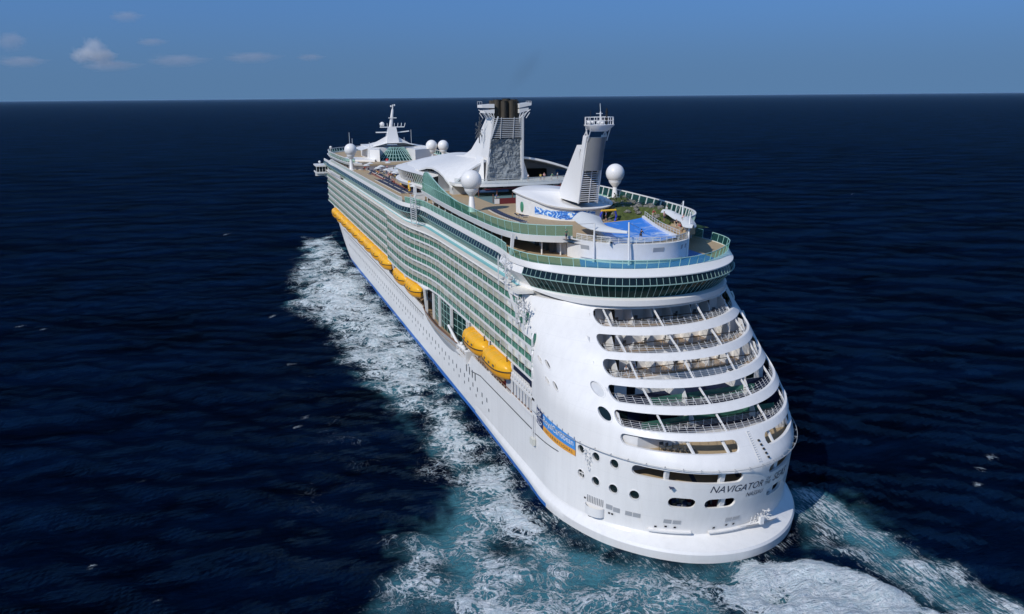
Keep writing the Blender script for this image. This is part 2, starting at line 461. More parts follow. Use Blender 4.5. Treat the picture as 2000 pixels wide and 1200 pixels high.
def sea_material():
    m, n, l, b = newmat("sea water")
    def N(t, **kw):
        k = n.new(t)
        for a, v in kw.items(): setattr(k, a, v)
        return k
    def math_(op, a, c=None, clamp=False):
        k = N("ShaderNodeMath", operation=op); k.use_clamp = clamp
        for i, val in enumerate((a, c)):
            if val is None: continue
            if isinstance(val, (int, float)): k.inputs[i].default_value = val
            else: l.new(val, k.inputs[i])
        return k.outputs[0]
    def ramp(v, a, b_, lo=0.0, hi=1.0, smooth=True):
        k = N("ShaderNodeMapRange"); k.interpolation_type = 'SMOOTHSTEP' if smooth else 'LINEAR'
        l.new(v, k.inputs[0])
        for i, val in ((1, a), (2, b_), (3, lo), (4, hi)):
            if isinstance(val, (int, float)): k.inputs[i].default_value = val
            else: l.new(val, k.inputs[i])
        return k.outputs[0]
    def mixc(f_, a, c):
        k = N("ShaderNodeMix", data_type='RGBA')
        if isinstance(f_, (int, float)): k.inputs[0].default_value = f_
        else: l.new(f_, k.inputs[0])
        for i, val in ((6, a), (7, c)):
            if isinstance(val, tuple): k.inputs[i].default_value = (*val, 1)
            else: l.new(val, k.inputs[i])
        return k.outputs[2]
    tc = N("ShaderNodeTexCoord")
    def noise(scale, detail=6, rough=0.6, dist=0.0, stretch=(1, 1, 1), rot=0.0, vec=None):
        mp = N("ShaderNodeMapping")
        mp.inputs['Scale'].default_value = stretch
        mp.inputs['Rotation'].default_value = (0, 0, rot)
        l.new(vec or tc.outputs['Object'], mp.inputs[0])
        k = N("ShaderNodeTexNoise")
        k.inputs['Scale'].default_value = scale; k.inputs['Detail'].default_value = detail
        k.inputs['Roughness'].default_value = rough; k.inputs['Distortion'].default_value = dist
        l.new(mp.outputs[0], k.inputs['Vector'])
        return k.outputs['Fac']
    def attr(nm):
        k = N("ShaderNodeAttribute", attribute_name=nm)
        return k.outputs['Fac']
    fo, aq, fl = attr("foam"), attr("aqua"), attr("flow")
    def ridged(v):
        return math_('SUBTRACT', 1.0, math_('ABSOLUTE', math_('SUBTRACT', math_('MULTIPLY', v, 2.0), 1.0)))
    lace1 = ridged(noise(0.20, 9, 0.62, 1.6))
    lace2 = ridged(noise(0.62, 7, 0.6, 1.2))
    fine = noise(2.2, 5, 0.7, 0.6)
    streak = ridged(noise(1.5, 6, 0.62, 0.5, (1.0, 0.16, 1.0), R_(-8)))
    lace = math_('MAXIMUM', math_('POWER', lace1, 7.0), math_('MULTIPLY', math_('POWER', lace2, 7.0), 0.9))
    lace = math_('ADD', math_('MULTIPLY', lace, 0.78), math_('MULTIPLY', fine, 0.22))
    sl = math_('ADD', math_('MULTIPLY', math_('POWER', streak, 5.0), 0.8), math_('MULTIPLY', fine, 0.2))
    kk = N("ShaderNodeMix"); kk.data_type = 'FLOAT'
    l.new(math_('MULTIPLY', fl, 0.8, True), kk.inputs[0]); l.new(lace, kk.inputs[2]); l.new(sl, kk.inputs[3])
    pat = kk.outputs[0]
    T = math_('SUBTRACT', 1.06, math_('MULTIPLY', fo, 1.02))
    cov = ramp(math_('SUBTRACT', pat, T), -0.12, 0.16)
    cov = math_('MULTIPLY', cov, ramp(fo, 0.02, 0.16))
    facet_tone = noise(0.035, 11, 0.76, 0.2, (0.5, 1.3, 1.0), R_(-24))
    deep = mixc(ramp(facet_tone, 0.34, 0.68), (0.0001, 0.0006, 0.0038), (0.0010, 0.0094, 0.0370))  # light and dark wave facets painted into the water colour as streaky noise
    aqn = ramp(math_('ADD', math_('MULTIPLY', aq, 1.0), math_('MULTIPLY', math_('SUBTRACT', noise(0.16, 6, 0.55, 0.8), 0.5), 1.1)), 0.12, 1.0)
    aqn = math_('MULTIPLY', aqn, ramp(aq, 0.02, 0.25))
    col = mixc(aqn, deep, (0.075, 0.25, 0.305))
    froth = mixc(ramp(math_('ADD', math_('MULTIPLY', fine, .5), math_('MULTIPLY', noise(.55, 6, .65, .8), .5)), .3, .7), (0.48, 0.62, 0.67), (0.93, 0.95, 0.96))
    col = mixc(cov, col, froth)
    # ripples
    h1 = noise(0.16, 5, 0.6, 0.3, (1.0, 1.9, 1.0), R_(-28))
    h2 = noise(0.62, 7, 0.7, 0.4, (0.8, 1.8, 1.0), R_(-20))
    h0 = math_('ADD', noise(0.035, 3, 0.5, 0.2, (1.0, 2.2, 1.0), R_(-28)), math_('MULTIPLY', noise(0.011, 4, 0.6, 0.2, (0.35, 1.0, 1.0), R_(-20)), 4.0))
    h = math_('ADD', math_('MULTIPLY', h1, 2.4), math_('MULTIPLY', h2, 1.2))
    h = math_('ADD', h, math_('MULTIPLY', h0, 3.0))
    h = math_('ADD', h, math_('MULTIPLY', cov, 0.30))
    bp = N("ShaderNodeBump")
    bp.inputs['Strength'].default_value = 1.0; bp.inputs['Distance'].default_value = 1.0
    l.new(h, bp.inputs['Height'])
    dif = N("ShaderNodeBsdfDiffuse"); glo = N("ShaderNodeBsdfGlossy"); fr = N("ShaderNodeFresnel"); mxs = N("ShaderNodeMixShader")
    fr.inputs['IOR'].default_value = 1.33
    glo.inputs['Roughness'].default_value = 0.05; glo.inputs['Color'].default_value = (0.42, 0.76, 1.0, 1)      # as through a polariser: the sky's white glare is cut
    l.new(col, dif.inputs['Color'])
    for k in (dif, glo, fr): l.new(bp.outputs[0], k.inputs['Normal'])
    fac = math_('MULTIPLY', math_('POWER', math_('MAXIMUM', math_('SUBTRACT', fr.outputs[0], 0.018), 0.0), 1.05), 0.205)
    l.new(math_('MULTIPLY', fac, math_('SUBTRACT', 1.0, cov)), mxs.inputs[0])
    l.new(dif.outputs[0], mxs.inputs[1]); l.new(glo.outputs[0], mxs.inputs[2])
    l.new(mxs.outputs[0], n['Material Output'].inputs[0])
    n.remove(b)
    return m
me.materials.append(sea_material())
# ------------------------------------------------------------------ the ship: hull and stern
ship = thing("cruise_ship", "huge white cruise ship with green glass balconies and yellow lifeboats along its side", "cruise ship")
ZT = [-1, 2, 8, 13.75, 17.75, 20.2, 22.75, 25.75, 28.5, 31.2, 33]
Y0 = [4.6, 4.4, 2.4, 0.9, 4.5, 8.2, 12.4, 15.6, 20.2, 23.6, 24.2]
BB = [21, 21, 25, 28, 23, 21, 20.5, 21, 20.5, 20, 20]
HB = 19.5
def _sm(z, ys):
    return (interp(z - 0.5, ZT, ys) + interp(z, ZT, ys) + interp(z + 0.5, ZT, ys)) / 3
def shell(th, z, off=0.0):
    """point on the stern shell; th in degrees from the centreline, minus to port"""
    y0, b = _sm(z, Y0), _sm(z, BB)
    t = R_(th)
    if abs(th) <= 90:
        x, y = HB * math.sin(t), y0 + b * (1 - math.cos(t))
        nx_, ny_ = b * math.sin(t), -HB * math.cos(t)
    else:
        x, y = math.copysign(HB, th), y0 + b + (abs(th) - 90) * 0.34
        nx_, ny_ = math.copysign(1, th), 0
    k = math.hypot(nx_, ny_)
    return (x + nx_ / k * off, y + ny_ / k * off, z)
def shell_x(y, z):
    y0, b = _sm(z, Y0), _sm(z, BB)
    k = 1 - (y - y0) / b
    if k >= 1: return 0.0
    return HB * math.sqrt(1 - max(0.0, k) ** 2)
def shell_y(x, z):
    y0, b = _sm(z, Y0), _sm(z, BB)
    return y0 + b * (1 - math.sqrt(max(0, 1 - min(1, abs(x) / HB) ** 2)))
def metric(th, z):
    b = _sm(z, BB); t = R_(th)
    return math.hypot(HB * math.cos(t), b * math.sin(t)) * math.pi / 180
KS = 0.34
def slot(t0, t1, z0, z1, n=7):
    """rounded slot in (s, z)"""
    r = (z1 - z0) / 2
    m0, m1 = metric(t0, (z0 + z1) / 2), metric(t1, (z0 + z1) / 2)
    pts = []
    for k in range(n + 1):
        a = -math.pi / 2 + math.pi * k / n
        pts.append(((t1 - r / m1 + r / m1 * math.cos(a)) * KS, (z0 + z1) / 2 + r * math.sin(a)))
    for k in range(n + 1):
        a = math.pi / 2 + math.pi * k / n
        pts.append(((t0 + r / m0 + r / m0 * math.cos(a)) * KS, (z0 + z1) / 2 + r * math.sin(a)))
    # extra points along the straight runs
    out = []
    for i in range(len(pts)):
        a, b = pts[i], pts[(i + 1) % len(pts)]
        out.append(a)
        d = math.hypot(a[0] - b[0], a[1] - b[1])
        for q in range(1, int(d / 0.8)):
            t = q / int(d / 0.8)
            out.append((lerp(a[0], b[0], t), lerp(a[1], b[1], t)))
    return out
def circ(th, z, r, n=20, rx=None):
    m = metric(th, z)
    rz_ = r * (.78 if z > 17 and th > -70 else 1)
    return [((th + (rx or r) / m * math.cos(2 * math.pi * k / n)) * KS, z + rz_ * math.sin(2 * math.pi * k / n)) for k in range(n)]
OPEN = [(-36.5, 53, 28.55, 30.72), (-40, 59, 25.77, 27.68), (-42, 62, 22.8, 24.92), (-44.3, 63, 20.25, 22.0), (-46.4, 64, 17.65, 19.45),
        (-46.4, -0.5, 15.4, 16.85), (13.6, 58, 15.35, 16.8), (-43.3, -1.2, 11.6, 13.15), (12.5, 56, 11.65, 13.2),
        (-28.7, -18.3, 7.38, 9.02), (-14.8, -1.8, 7.35, 8.95), (15.3, 27.5, 7.3, 8.8), (31, 42, 7.3, 8.8)]
PORT = [(-63.8, 12.6, .68), (-57.2, 12.43, .68), (-49.8, 12.35, .70), (-63.8, 8.77, .68), (-57.1, 8.58, .70), (-49.6, 8.38, .72), (-41.3, 8.34, .74),
        (-49.2, 21.3, 1.0), (-50.6, 18.7, 1.02), (-79, 22.68, .48), (-73.5, 22.5, .55), (-79.5, 20.28, .48), (-74, 20.1, .55)]
holes = [slot(*o) for o in OPEN] + [circ(*q_) for q_ in PORT]
def s_end(z):
    return KS * (90 + max(0.0, 31.5 - _sm(z, Y0) - _sm(z, BB)) / 0.34)
vin = []; ein = []
zs = np.linspace(2.0, 31.3, 47)
outer = [(-s_end(z), z) for z in zs[::-1]] + [(s, 2.0) for s in np.linspace(-s_end(2.0), s_end(2.0), 74)[1:-1]] + [(s_end(z), z) for z in zs] + \
        [(s, 31.3) for s in np.linspace(s_end(31.3), -s_end(31.3), 60)[1:-1]]
def add_loop(lp):
    o = len(vin)
    vin.extend(Vector(p) for p in lp)
    ein.extend((o + i, o + (i + 1) % len(lp)) for i in range(len(lp)))
add_loop(outer)
for h in holes: add_loop(h)
def in_poly(p, poly):
    c = False; n = len(poly)
    for i in range(n):
        (ax, ay), (bx, by) = poly[i], poly[(i + 1) % n]
        if (ay > p[1]) != (by > p[1]) and p[0] < (bx - ax) * (p[1] - ay) / (by - ay) + ax: c = not c
    return c
for z in np.linspace(2.5, 30.9, 46):
    for s in np.arange(-40, 40.1, 0.66):
        if abs(s) < s_end(z) - 0.3 and not any(in_poly((s, z), h) for h in holes):
            vin.append(Vector((s, z)))
cv, ce, cf_, *_ = delaunay_2d_cdt(vin, ein, [], 0, 1e-5)
hb = MB(); keep = []
for fc in cf_:
    c = sum((cv[i] for i in fc), Vector((0, 0))) / len(fc)
    if abs(c.x) <= s_end(c.y) + 0.02 and not any(in_poly((c.x, c.y), h) for h in holes):
        keep.append(tuple(fc))
hb.add([shell(v.x / KS, v.y) for v in cv], keep)
stern_shell = hb.build("stern_shell", M['hull'], ship, smooth=40)
md = MB()                                            # plate thickness round every opening
for h in holes:
    P = [[shell(s / KS, z, 0.0) for s, z in h] , [shell(s / KS, z, -0.42) for s, z in h]]
    P = [[P[0][i], P[1][i]] for i in range(len(h))]
    md.grid(P, close=True)
md.build("opening_rim", M['white'], ship, smooth=60)
for (th, z, r) in PORT:                              # port lights: ring and dark pane set into the plate
    mb = MB()
    n = 20; fz = .78 if z > 17 and th > -70 else 1
    ring = []
    for k in range(n):
        a = 2 * math.pi * k / n; m_ = metric(th, z)
        ring.append([shell(th + rr / m_ * math.cos(a), z + rr * fz * math.sin(a), of) for rr, of in ((r * 1.14, 0.005), (r * 1.12, 0.07), (r * 0.99, 0.07), (r * 0.98, -0.1))])
    mb.grid(ring, close=True)
    po = mb.build("porthole", M['white'], ship, smooth=40)
    mb = MB(); m_ = metric(th, z)
    mb.add([shell(th + r / m_ * math.cos(2 * math.pi * k / n), z + r * fz * math.sin(2 * math.pi * k / n), -0.3) for k in range(n)], [tuple(range(n))])
    if abs(z - 8.77) < .01:
        mb.cur = 1
        mb.bar(shell(th - r / m_, z, -0.2), shell(th + r / m_, z, -0.2), .1); mb.bar(shell(th, z - r, -0.2), shell(th, z + r, -0.2), .1)
    mb.build("pane", [M['dgrey'] if th < -70 else (M['lgrey'] if z > 20 else M['dglass']), M['white']], po)

# ---- hull sides
def ytop(y):
    return interp(y, [31.5, 66, 68.2, 76, 80, 88, 97, 104.5, 108.5, 270, 285, 300, 340], [12.15, 11.95, 9.9, 9.1, 8.9, 8.85, 9.3, 10.1, 11.7, 12.4, 15.5, 18.5, 20.5])
def hbreadth(y, z):
    zz = max(0, min(z, 20))
    ys = lerp(222, 284, (zz / 20) ** 0.8); ye = lerp(318, 342, zz / 20)
    if y <= ys: return HB
    t = min(1, (y - ys) / (ye - ys))
    return HB * max(0.0, 1 - t ** 2.0)
stat = [31.5, 40, 50, 60, 66, 67, 68.2, 70, 73, 76, 80, 84, 88, 92, 97, 101, 104.5, 106, 107, 108.5, 112] + list(range(120, 270, 8)) + list(np.arange(270, 342, 4))
for sgn, nm in ((-1, "port"), (1, "starboard")):
    mb = MB(); P = []
    for y in stat:
        zt = ytop(y)
        row = []
        for z in [-1.5, 0.0, 1.0, 1.01, 3, 5, 7]:
            row.append((sgn * hbreadth(y, z), y, z))
        for t in (0.25, 0.5, 0.75, 1.0):
            z = lerp(7, zt, t); row.append((sgn * hbreadth(y, z), y, z))
        row.append((sgn * max(0, hbreadth(y, zt) - 0.25), y, zt + 0.02))
        row.append((sgn * max(0, hbreadth(y, zt) - 0.25), y, zt - 1.6))
        P.append(row)
    mb.grid(P, flip=(sgn > 0))
    nr = len(P[0]) - 1
    mb.m = [1 if (i % nr) < 2 else 0 for i in range(len(mb.f))]
    mb.build("hull_side", [M['hull'], M['blue']], ship, smooth=40)
mb = MB()                                           # fore deck cap
mb.grid([[(-hbreadth(y, ytop(y)) + .2, y, ytop(y) - 1.0), (hbreadth(y, ytop(y)) - .2, y, ytop(y) - 1.0)] for y in np.arange(268, 341, 4)], flip=True)
mb.build("foredeck", M['green'], ship)
# ---- the ledge (duck tail) round the stern
mb = MB(); P = []
ths = np.linspace(-90, 90, 91)
def ledge_pt(th, z, y0, a, b):
    t = R_(th); return (a * math.sin(t), y0 + b * (1 - math.cos(t)), z)
for i, th in enumerate(ths):
    sx_, sy_, _ = shell(th, 2.3)
    row = [shell(th, 2.75, -0.05), (sx_, sy_, 2.75)]
    o = ledge_pt(th, 1.75, 0.75, 20.1, 26); o2 = ledge_pt(th, 1.35, 0.55, 20.25, 26); o3 = ledge_pt(th, -1.3, 0.9, 20.0, 26)
    mid_ = (lerp(sx_, o[0], .18), lerp(sy_, o[1], .18), 2.3)
    row += [mid_, o, o2, (lerp(o2[0], o3[0], .3), lerp(o2[1], o3[1], .3), 0.6), o3]
    P.append(row)
def side(y, s):
    k = max(0, 1 - (y - 26) / 38)
    return [(s * 19.45, y, 2.75 - .6 * (1 - k)), (s * 19.51, y, 2.75 - .6 * (1 - k)), (s * (19.51 + .3 * k), y, 2.3 - .4 * (1 - k)), (s * (19.51 + .6 * k), y, 1.75), (s * (19.51 + .74 * k), y, 1.35), (s * (19.51 + .6 * k), y, 0.75), (s * (19.51 + .4 * k), y, -1.3)]
P = [side(y, -1) for y in (64, 58, 52, 46, 39, 32)] + P + [side(y, 1) for y in (32, 39, 46, 52, 58, 64)]
mb.grid(P)
nr = len(P[0]) - 1
mb.m = [1 if (i % nr) >= 5 and (i // nr < 9 or i // nr > len(P) - 11) else 0 for i in range(len(mb.f))]
mb.build("stern_ledge", [M['hull'], M['blue']], ship, smooth=32)

# ---- terraces inside the stern
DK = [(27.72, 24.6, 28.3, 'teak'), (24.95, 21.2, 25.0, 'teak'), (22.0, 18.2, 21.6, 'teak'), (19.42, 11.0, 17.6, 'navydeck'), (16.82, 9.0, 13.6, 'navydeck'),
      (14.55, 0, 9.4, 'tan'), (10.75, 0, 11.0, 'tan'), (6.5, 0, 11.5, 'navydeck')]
def clip_poly(y0, y1, z, inset, n=14):
    ys = np.linspace(y0, y1, n)
    r = [(max(0.05, shell_x(y, z) - inset), y) for y in ys]
    return r + [(-x_, y) for x_, y in r[::-1]]
tops = [31.2] + [d[0] - 0.24 for d in DK]
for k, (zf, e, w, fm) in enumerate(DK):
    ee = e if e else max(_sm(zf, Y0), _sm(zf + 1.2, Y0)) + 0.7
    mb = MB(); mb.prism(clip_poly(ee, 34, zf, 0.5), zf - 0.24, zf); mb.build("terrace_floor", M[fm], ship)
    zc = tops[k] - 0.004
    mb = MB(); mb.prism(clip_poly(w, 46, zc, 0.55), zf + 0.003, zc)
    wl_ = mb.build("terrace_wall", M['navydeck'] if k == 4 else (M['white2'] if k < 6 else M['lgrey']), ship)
    xw = shell_x(w, zc) - 0.7
    if k < 5:
        mb = MB(); mb2 = MB(); xs_ = []
        nb = max(3, int(2 * xw / 3.1))
        for i in range(nb + 1):
            xx = lerp(-xw, xw, i / nb); xs_.append(xx)
            yb = max(e + 0.35, shell_y(xx, zf + 1) + 0.6)
            if w - yb > 0.5 and (k < 3 or i % 3 == 0):
                mb2 = MB(); mb2.profile_x([(w, zf + .02), (yb, zf + .02), (yb, zf + 1.05), (yb + .9, min(zc - .1, zf + 2.4)), (w, min(zc - .1, zf + 2.4))], xx - .05, xx + .05)
                mb2.build("partition", M['white2'], ship)
        for i in range(nb):
            a, b = xs_[i], xs_[i + 1]
            if abs(a + b) > xw * .75:
                mb = MB(); mb.box(a + .5, lerp(a, b, .55), w - .04, w + .05, zf + .1, zf + 2.1); mb.build("cabin_door", M['dglass'], wl_)
        if k in (0, 1, 2):
            mb = MB(); mb.cur = 0
            for xx, zz_ in ((2.2, 1.35),):
                mb.tube([(xx, w - .06, zf + zz_), (xx, w + .04, zf + zz_)], .72, 18)
                mb.cur = 1; mb.tube([(xx, w - .09, zf + zz_), (xx, w - .05, zf + zz_)], .52, 18)
            mb.build("wall_porthole", [M['lgrey'], M['dglass']], wl_)
        # deck-edge railing
        mb = MB(); xe = shell_x(e + .1, zf + 1) - 0.5
        n = max(2, int(2 * xe / 1.25))
        for i in range(n + 1):
            xx = lerp(-xe, xe, i / n)
            mb.bar((xx, e + .12, zf), (xx, e + .12, zf + 1.1), .06)
        for hz in (0.25, .45, .65, .85):
            mb.bar((-xe, e + .12, zf + hz), (xe, e + .12, zf + hz), .035)
        mb.cur = 1; mb.bar((-xe, e + .12, zf + 1.12), (xe, e + .12, zf + 1.12), .09)
        mb.build("terrace_railing", [M['white2'], M['rail']], ship)
        if k >= 3:                                   # green glass screen along the lower terraces
            mb = MB(); mb.box(-xe, xe, e + 1.6, e + 1.64, zf + .1, zf + 1.3); mb.build("glass_screen", M['rglass'], ship)
        # rail just inside the opening in the shell plate
        o = OPEN[k]; mb = MB(); zr = o[2]
        for hz in (0.16, 0.36, 0.56):
            mb.tube([shell(t, zr + hz, -.35) for t in np.linspace(o[0] + 1.5, o[1] - 1.5, 50)], .02, 4, cap=False)
        for t in np.arange(o[0] + 2, o[1] - 1, 3.6):
            mb.bar(shell(t, zr - .05, -.35), shell(t, zr + .76, -.35), .038)
        mb.cur = 1; mb.tube([shell(t, zr + .78, -.35) for t in np.linspace(o[0] + .6, o[1] - .6, 50)], .035, 5, cap=False)
        mb.build("opening_railing", [M['white2'], M['rail']], ship)
for x0, x1 in ((-9.9, -8.9), (-2.6, -0.9), (5.2, 6.6), (12.0, 13.4)):       # raking struts behind the shell
    mb = MB(); pr = None
    for z in np.linspace(31.2, 17.2, 18):
        xx = lerp(x0, x1, (31.2 - z) / 14)
        pt = (xx, shell_y(xx, z) + .55, z)
        if pr: mb.bar(pr, pt, .16, .28)
        pr = pt
    mb.build("strut", M['white'], ship)
for (t, z0, z1) in ((-20.5, 15.2, 17.0), (-6, 15.2, 17.0), (19, 15.1, 17), (40, 15.1, 17)):
    mb = MB(); mb.bar(shell(t - .6, z1, -.6), shell(t + .8, z0, -.6), .3); mb.build("strut", M['white'], ship)
for t, w_ in ((-31, .6), (-9.5, .75), (20, .5), (38, .5)):
    mb = MB(); mb.bar(shell(t, 11.2, -.7), shell(t, 13.5, -.7), w_, .5); mb.build("pillar", M['white2'], ship)
for t in (-9.8 + 3, 21):
    mb = MB(); mb.bar(shell(t, 7.0, -.7), shell(t, 9.3, -.7), .7, .5); mb.build("pillar", M['white2'], ship)
# mooring gear seen through the lowest openings
mb = MB()
for k in range(46):
    t = random.choice([random.uniform(-28, -19), random.uniform(-14.5, -2.5), random.uniform(16, 26)])
    px_, py_, _ = shell(t, 8, -1.6 - random.random() * 2)
    mb.cur = random.randrange(4)
    mb.tube([(px_, py_, 6.6), (px_, py_, 6.9 + random.random() * .9)], .22 + random.random() * .2, 8)
mb.build_each("mooring_gear", [M['teak'], M['navy'], M['maroon'], M['grey']], ship)
# white curb plate in front of deck 5/4 walls, diagonal dark deck stripes
mb = MB()
for xx in (-9.5, -5.8, 1.0):
    mb.add([(xx - .35, 4.2, 10.756), (xx + .35, 4.2, 10.756), (xx + 1.9, 9, 10.756), (xx + 1.2, 9, 10.756)], [(0, 1, 2, 3)])
mb.build("deck_stripe", M['navy'], ship)

# ---- handrail wire, shelves, vents, recess, boarding platform, ladder
mb = MB()
line = [shell(t, interp(t, [-130, -90, -60, 60, 90, 130], [13.9, 13.9, 13.75, 13.75, 13.8, 13.8]), .5) for t in np.linspace(-95, 92, 120)]
mb.tube(line, .05, 5)
for t in np.arange(-90, 91, 6.5):
    mb.bar(shell(t, 13.75, -.05), shell(t, 13.75, .52), .06); mb.bar(shell(t, 13.3, 0), shell(t, 13.75, .5), .04)
mb.build("hull_guide_rail", M['grey'], ship)
for a, b, z in ((-34.3, -17.4, 3.35), (-10.2, 7, 3.2)):
    mb = MB(); mb.grid([[shell(t, z, -.02), shell(t, z, .55), shell(t, z - .22, .55), shell(t, z - .22, -.02)] for t in np.linspace(a, b, 14)]); mb.build("fender_shelf", M['white'], ship)
for a, b, z0, z1 in ((-52, -49.4, 4.9, 5.65), (-48.9, -46.3, 4.75, 5.5), (-43.9, -41.3, 4.75, 5.45), (-40.8, -38, 4.75, 5.45), (-28.8, -25.9, 4.55, 5.2), (-25.2, -22.2, 4.5, 5.15), (-3.8, -1, 4.6, 5.3), (-.4, 2.7, 4.6, 5.3)):
    mb = MB()
    mb.grid([[shell(t, z0, .03), shell(t, z1, .03)] for t in np.linspace(a, b, 4)], flip=True)
    mb.cur = 1
    for q_ in np.linspace(a, b, 9): mb.bar(shell(q_, z0, .05), shell(q_, z1, .05), .05)
    mb.build("vent_grille", [M['grey'], M['lgrey']], ship)
for t, z in ((-50.5, 4.3), (-49.2, 4.28), (-27.6, 3.95), (-24, 3.9), (-2.6, 3.95), (.8, 3.9), (-61.8, 5.3), (-31.5, 3.75), (-8, 3.7)):
    mb = MB(); m_ = metric(t, z)
    mb.grid([[shell(t - .32 / m_, z - .3, .04), shell(t - .32 / m_, z + .3, .04)], [shell(t + .32 / m_, z - .3, .04), shell(t + .32 / m_, z + .3, .04)]], flip=True)
    mb.cur = 1
    mb.grid([[shell(t - .17 / m_, z - .15, .06), shell(t - .17 / m_, z + .15, .06)], [shell(t + .17 / m_, z - .15, .06), shell(t + .17 / m_, z + .15, .06)]], flip=True)
    mb.build("fairlead", [M['white2'], M['dark']], ship)
mb = MB()                                            # recessed half-round mooring balcony on the quarter
P = []
for k in range(13):
    a = math.pi * k / 12
    row = []
    for z, r_ in ((6.1, 0.0), (6.1, .02), (5.0, .02)):
        t = -57 - 4.6 * math.cos(a)
        row.append(shell(t, z, .04 + r_))
    P.append(row)
mb.grid([[shell(-57 - 4.3 * math.cos(a), z, .05 + .9 * math.sin(a)) for z in (3.3, 4.7)] for a in np.linspace(0, math.pi, 14)])
mb.cur = 1
mb.grid([[shell(-57 - 4.3 * math.cos(a), 3.35, .05), shell(-57 - 4.3 * math.cos(a), 3.35, .05 + .9 * math.sin(a))] for a in np.linspace(0, math.pi, 14)])
mb.cur = 2
for t in np.linspace(-60.5, -53.5, 10): mb.bar(shell(t, 4.9, .06), shell(t, 6.0, .06), .09)
mb.build("mooring_balcony", [M['white'], M['lgrey'], M['grey']], ship, smooth=50)
mb = MB()
for k in range(16):
    a = 2 * math.pi * k / 16; a2 = 2 * math.pi * (k + 1) / 16
    f_ = lambda q_: shell(-59.4 + .36 / .41 * math.cos(q_), 2.95 + .36 * math.sin(q_), .04)
    mb.bar(f_(a), f_(a2), .08)
mb.bar(shell(-60, 2.7, .04), shell(-58.8, 3.2, .04), .07); mb.bar(shell(-60, 3.2, .04), shell(-58.8, 2.7, .04), .07)
mb.build("thruster_mark", M['letter'], ship)
mb = MB()                                            # folded boarding platform over the ledge, centre stern
p0 = [shell(t, 3.3, .3) for t in (4, 22)]
mb.grid([[shell(t, 3.3, .05), shell(t, 3.3, lerp(.4, 1.7, (t - 4) / 18))] for t in np.linspace(4, 22, 8)]); 
mb.grid([[shell(t, 3.08, .05), shell(t, 3.08, lerp(.4, 1.7, (t - 4) / 18))] for t in np.linspace(4, 22, 8)], flip=True)
for k in range(13):
    t = random.uniform(11, 19); z = random.uniform(3.4, 5.2)
    mb.bar(shell(t, z, random.uniform(.2, 1.3)), shell(t + random.uniform(-2, 2), z + random.uniform(-.9, .9), random.uniform(.2, 1.3)), .11)
mb.box(4.2, 4.8, 2.9, 3.4, 3.4, 4.6)
for k in range(6): mb.bar(shell(9 + k * 2, 3.3, .4), shell(9 + k * 2 + .4, 4.5, .3), .07)
mb.build("boarding_platform", M['white2'], ship)
mb = MB()
for dx in (-.22, .22):
    mb.tube([shell(lerp(5.8, 6.6, k / 8) + dx / .34, lerp(17.5, 14.1, k / 8), .12) for k in range(9)], .035, 4)
for k in range(14):
    z = lerp(17.4, 14.2, k / 13); t = lerp(5.8, 6.6, k / 13)
    mb.bar(shell(t - .65, z, .12), shell(t + .65, z, .12), .04)
mb.build("stern_ladder", M['lgrey'], ship)
mb = MB()
for k in range(5):
    c_ = shell(9.3 + k * .5, 16.3 - k * .48, .22); mb.sphere(c_, .17, 8, 6); mb.bar(shell(9.3 + k * .5, 16.3 - k * .48, 0), c_, .08)
mb.build("navigation_lights", M['black'], ship)
# stern walkway ring on starboard quarter
mb = MB()
mb.tube([shell(t, 15.2 + 1.5 * math.sin(R_((t - 44) * 3.3)), .55) for t in np.linspace(62, 98, 20)], .05, 5)
for t in np.arange(64, 97, 5): mb.bar(shell(t, 15.2 + 1.5 * math.sin(R_((t - 44) * 3.3)), .0), shell(t, 15.2 + 1.5 * math.sin(R_((t - 44) * 3.3)), .56), .06)
mb.build("hull_guide_rail", M['grey'], ship)

# ---- lettering: built-in font turned into mesh and wrapped onto the plating
def text_mesh(s, shear=0.0, space=1.0):
    cu = bpy.data.curves.new("lettering", 'FONT')
    cu.body = s; cu.shear = shear; cu.space_character = space; cu.resolution_u = 3
    o = bpy.data.objects.new("lettering", cu)
    COL.objects.link(o)
    dg = bpy.context.evaluated_depsgraph_get()
    m = bpy.data.meshes.new_from_object(o.evaluated_get(dg))
    vs = [tuple(v.co) for v in m.vertices]; fs = [tuple(p.vertices) for p in m.polygons]
    bpy.data.objects.remove(o); bpy.data.curves.remove(cu); bpy.data.meshes.remove(m)
    xs_ = [v[0] for v in vs]; ys_ = [v[1] for v in vs]
    x0, x1, y0, y1 = min(xs_), max(xs_), min(ys_), max(ys_)
    return [((v[0] - x0) / (x1 - x0), (v[1] - y0) / (y1 - y0)) for v in vs], fs
def wrap_text(name, s, t0, t1, za, zb, h, mat, shear=0.25, off=.035, space=1.0):
    vs, fs = text_mesh(s, shear, space)
    mb = MB()
    mb.add([shell(lerp(t0, t1, u), lerp(za, zb, u) + v * h, off) for u, v in vs], fs)
    return mb.build(name, mat, ship)
wrap_text("name_lettering", "NAVIGATOR", -13.7, 10.5, 10.1, 9.85, 1.12, M['letter'])
wrap_text("name_lettering", "OF", 12.3, 15.2, 10.55, 10.5, .55, M['letter'])
wrap_text("name_lettering", "THE", 11.9, 15.7, 9.85, 9.78, .55, M['letter'])
wrap_text("name_lettering", "SEAS", 17.2, 29.0, 9.85, 9.6, 1.25, M['letter'])
wrap_text("port_lettering", "NASSAU", 2.6, 11.8, 8.72, 8.62, .72, M['letter'])

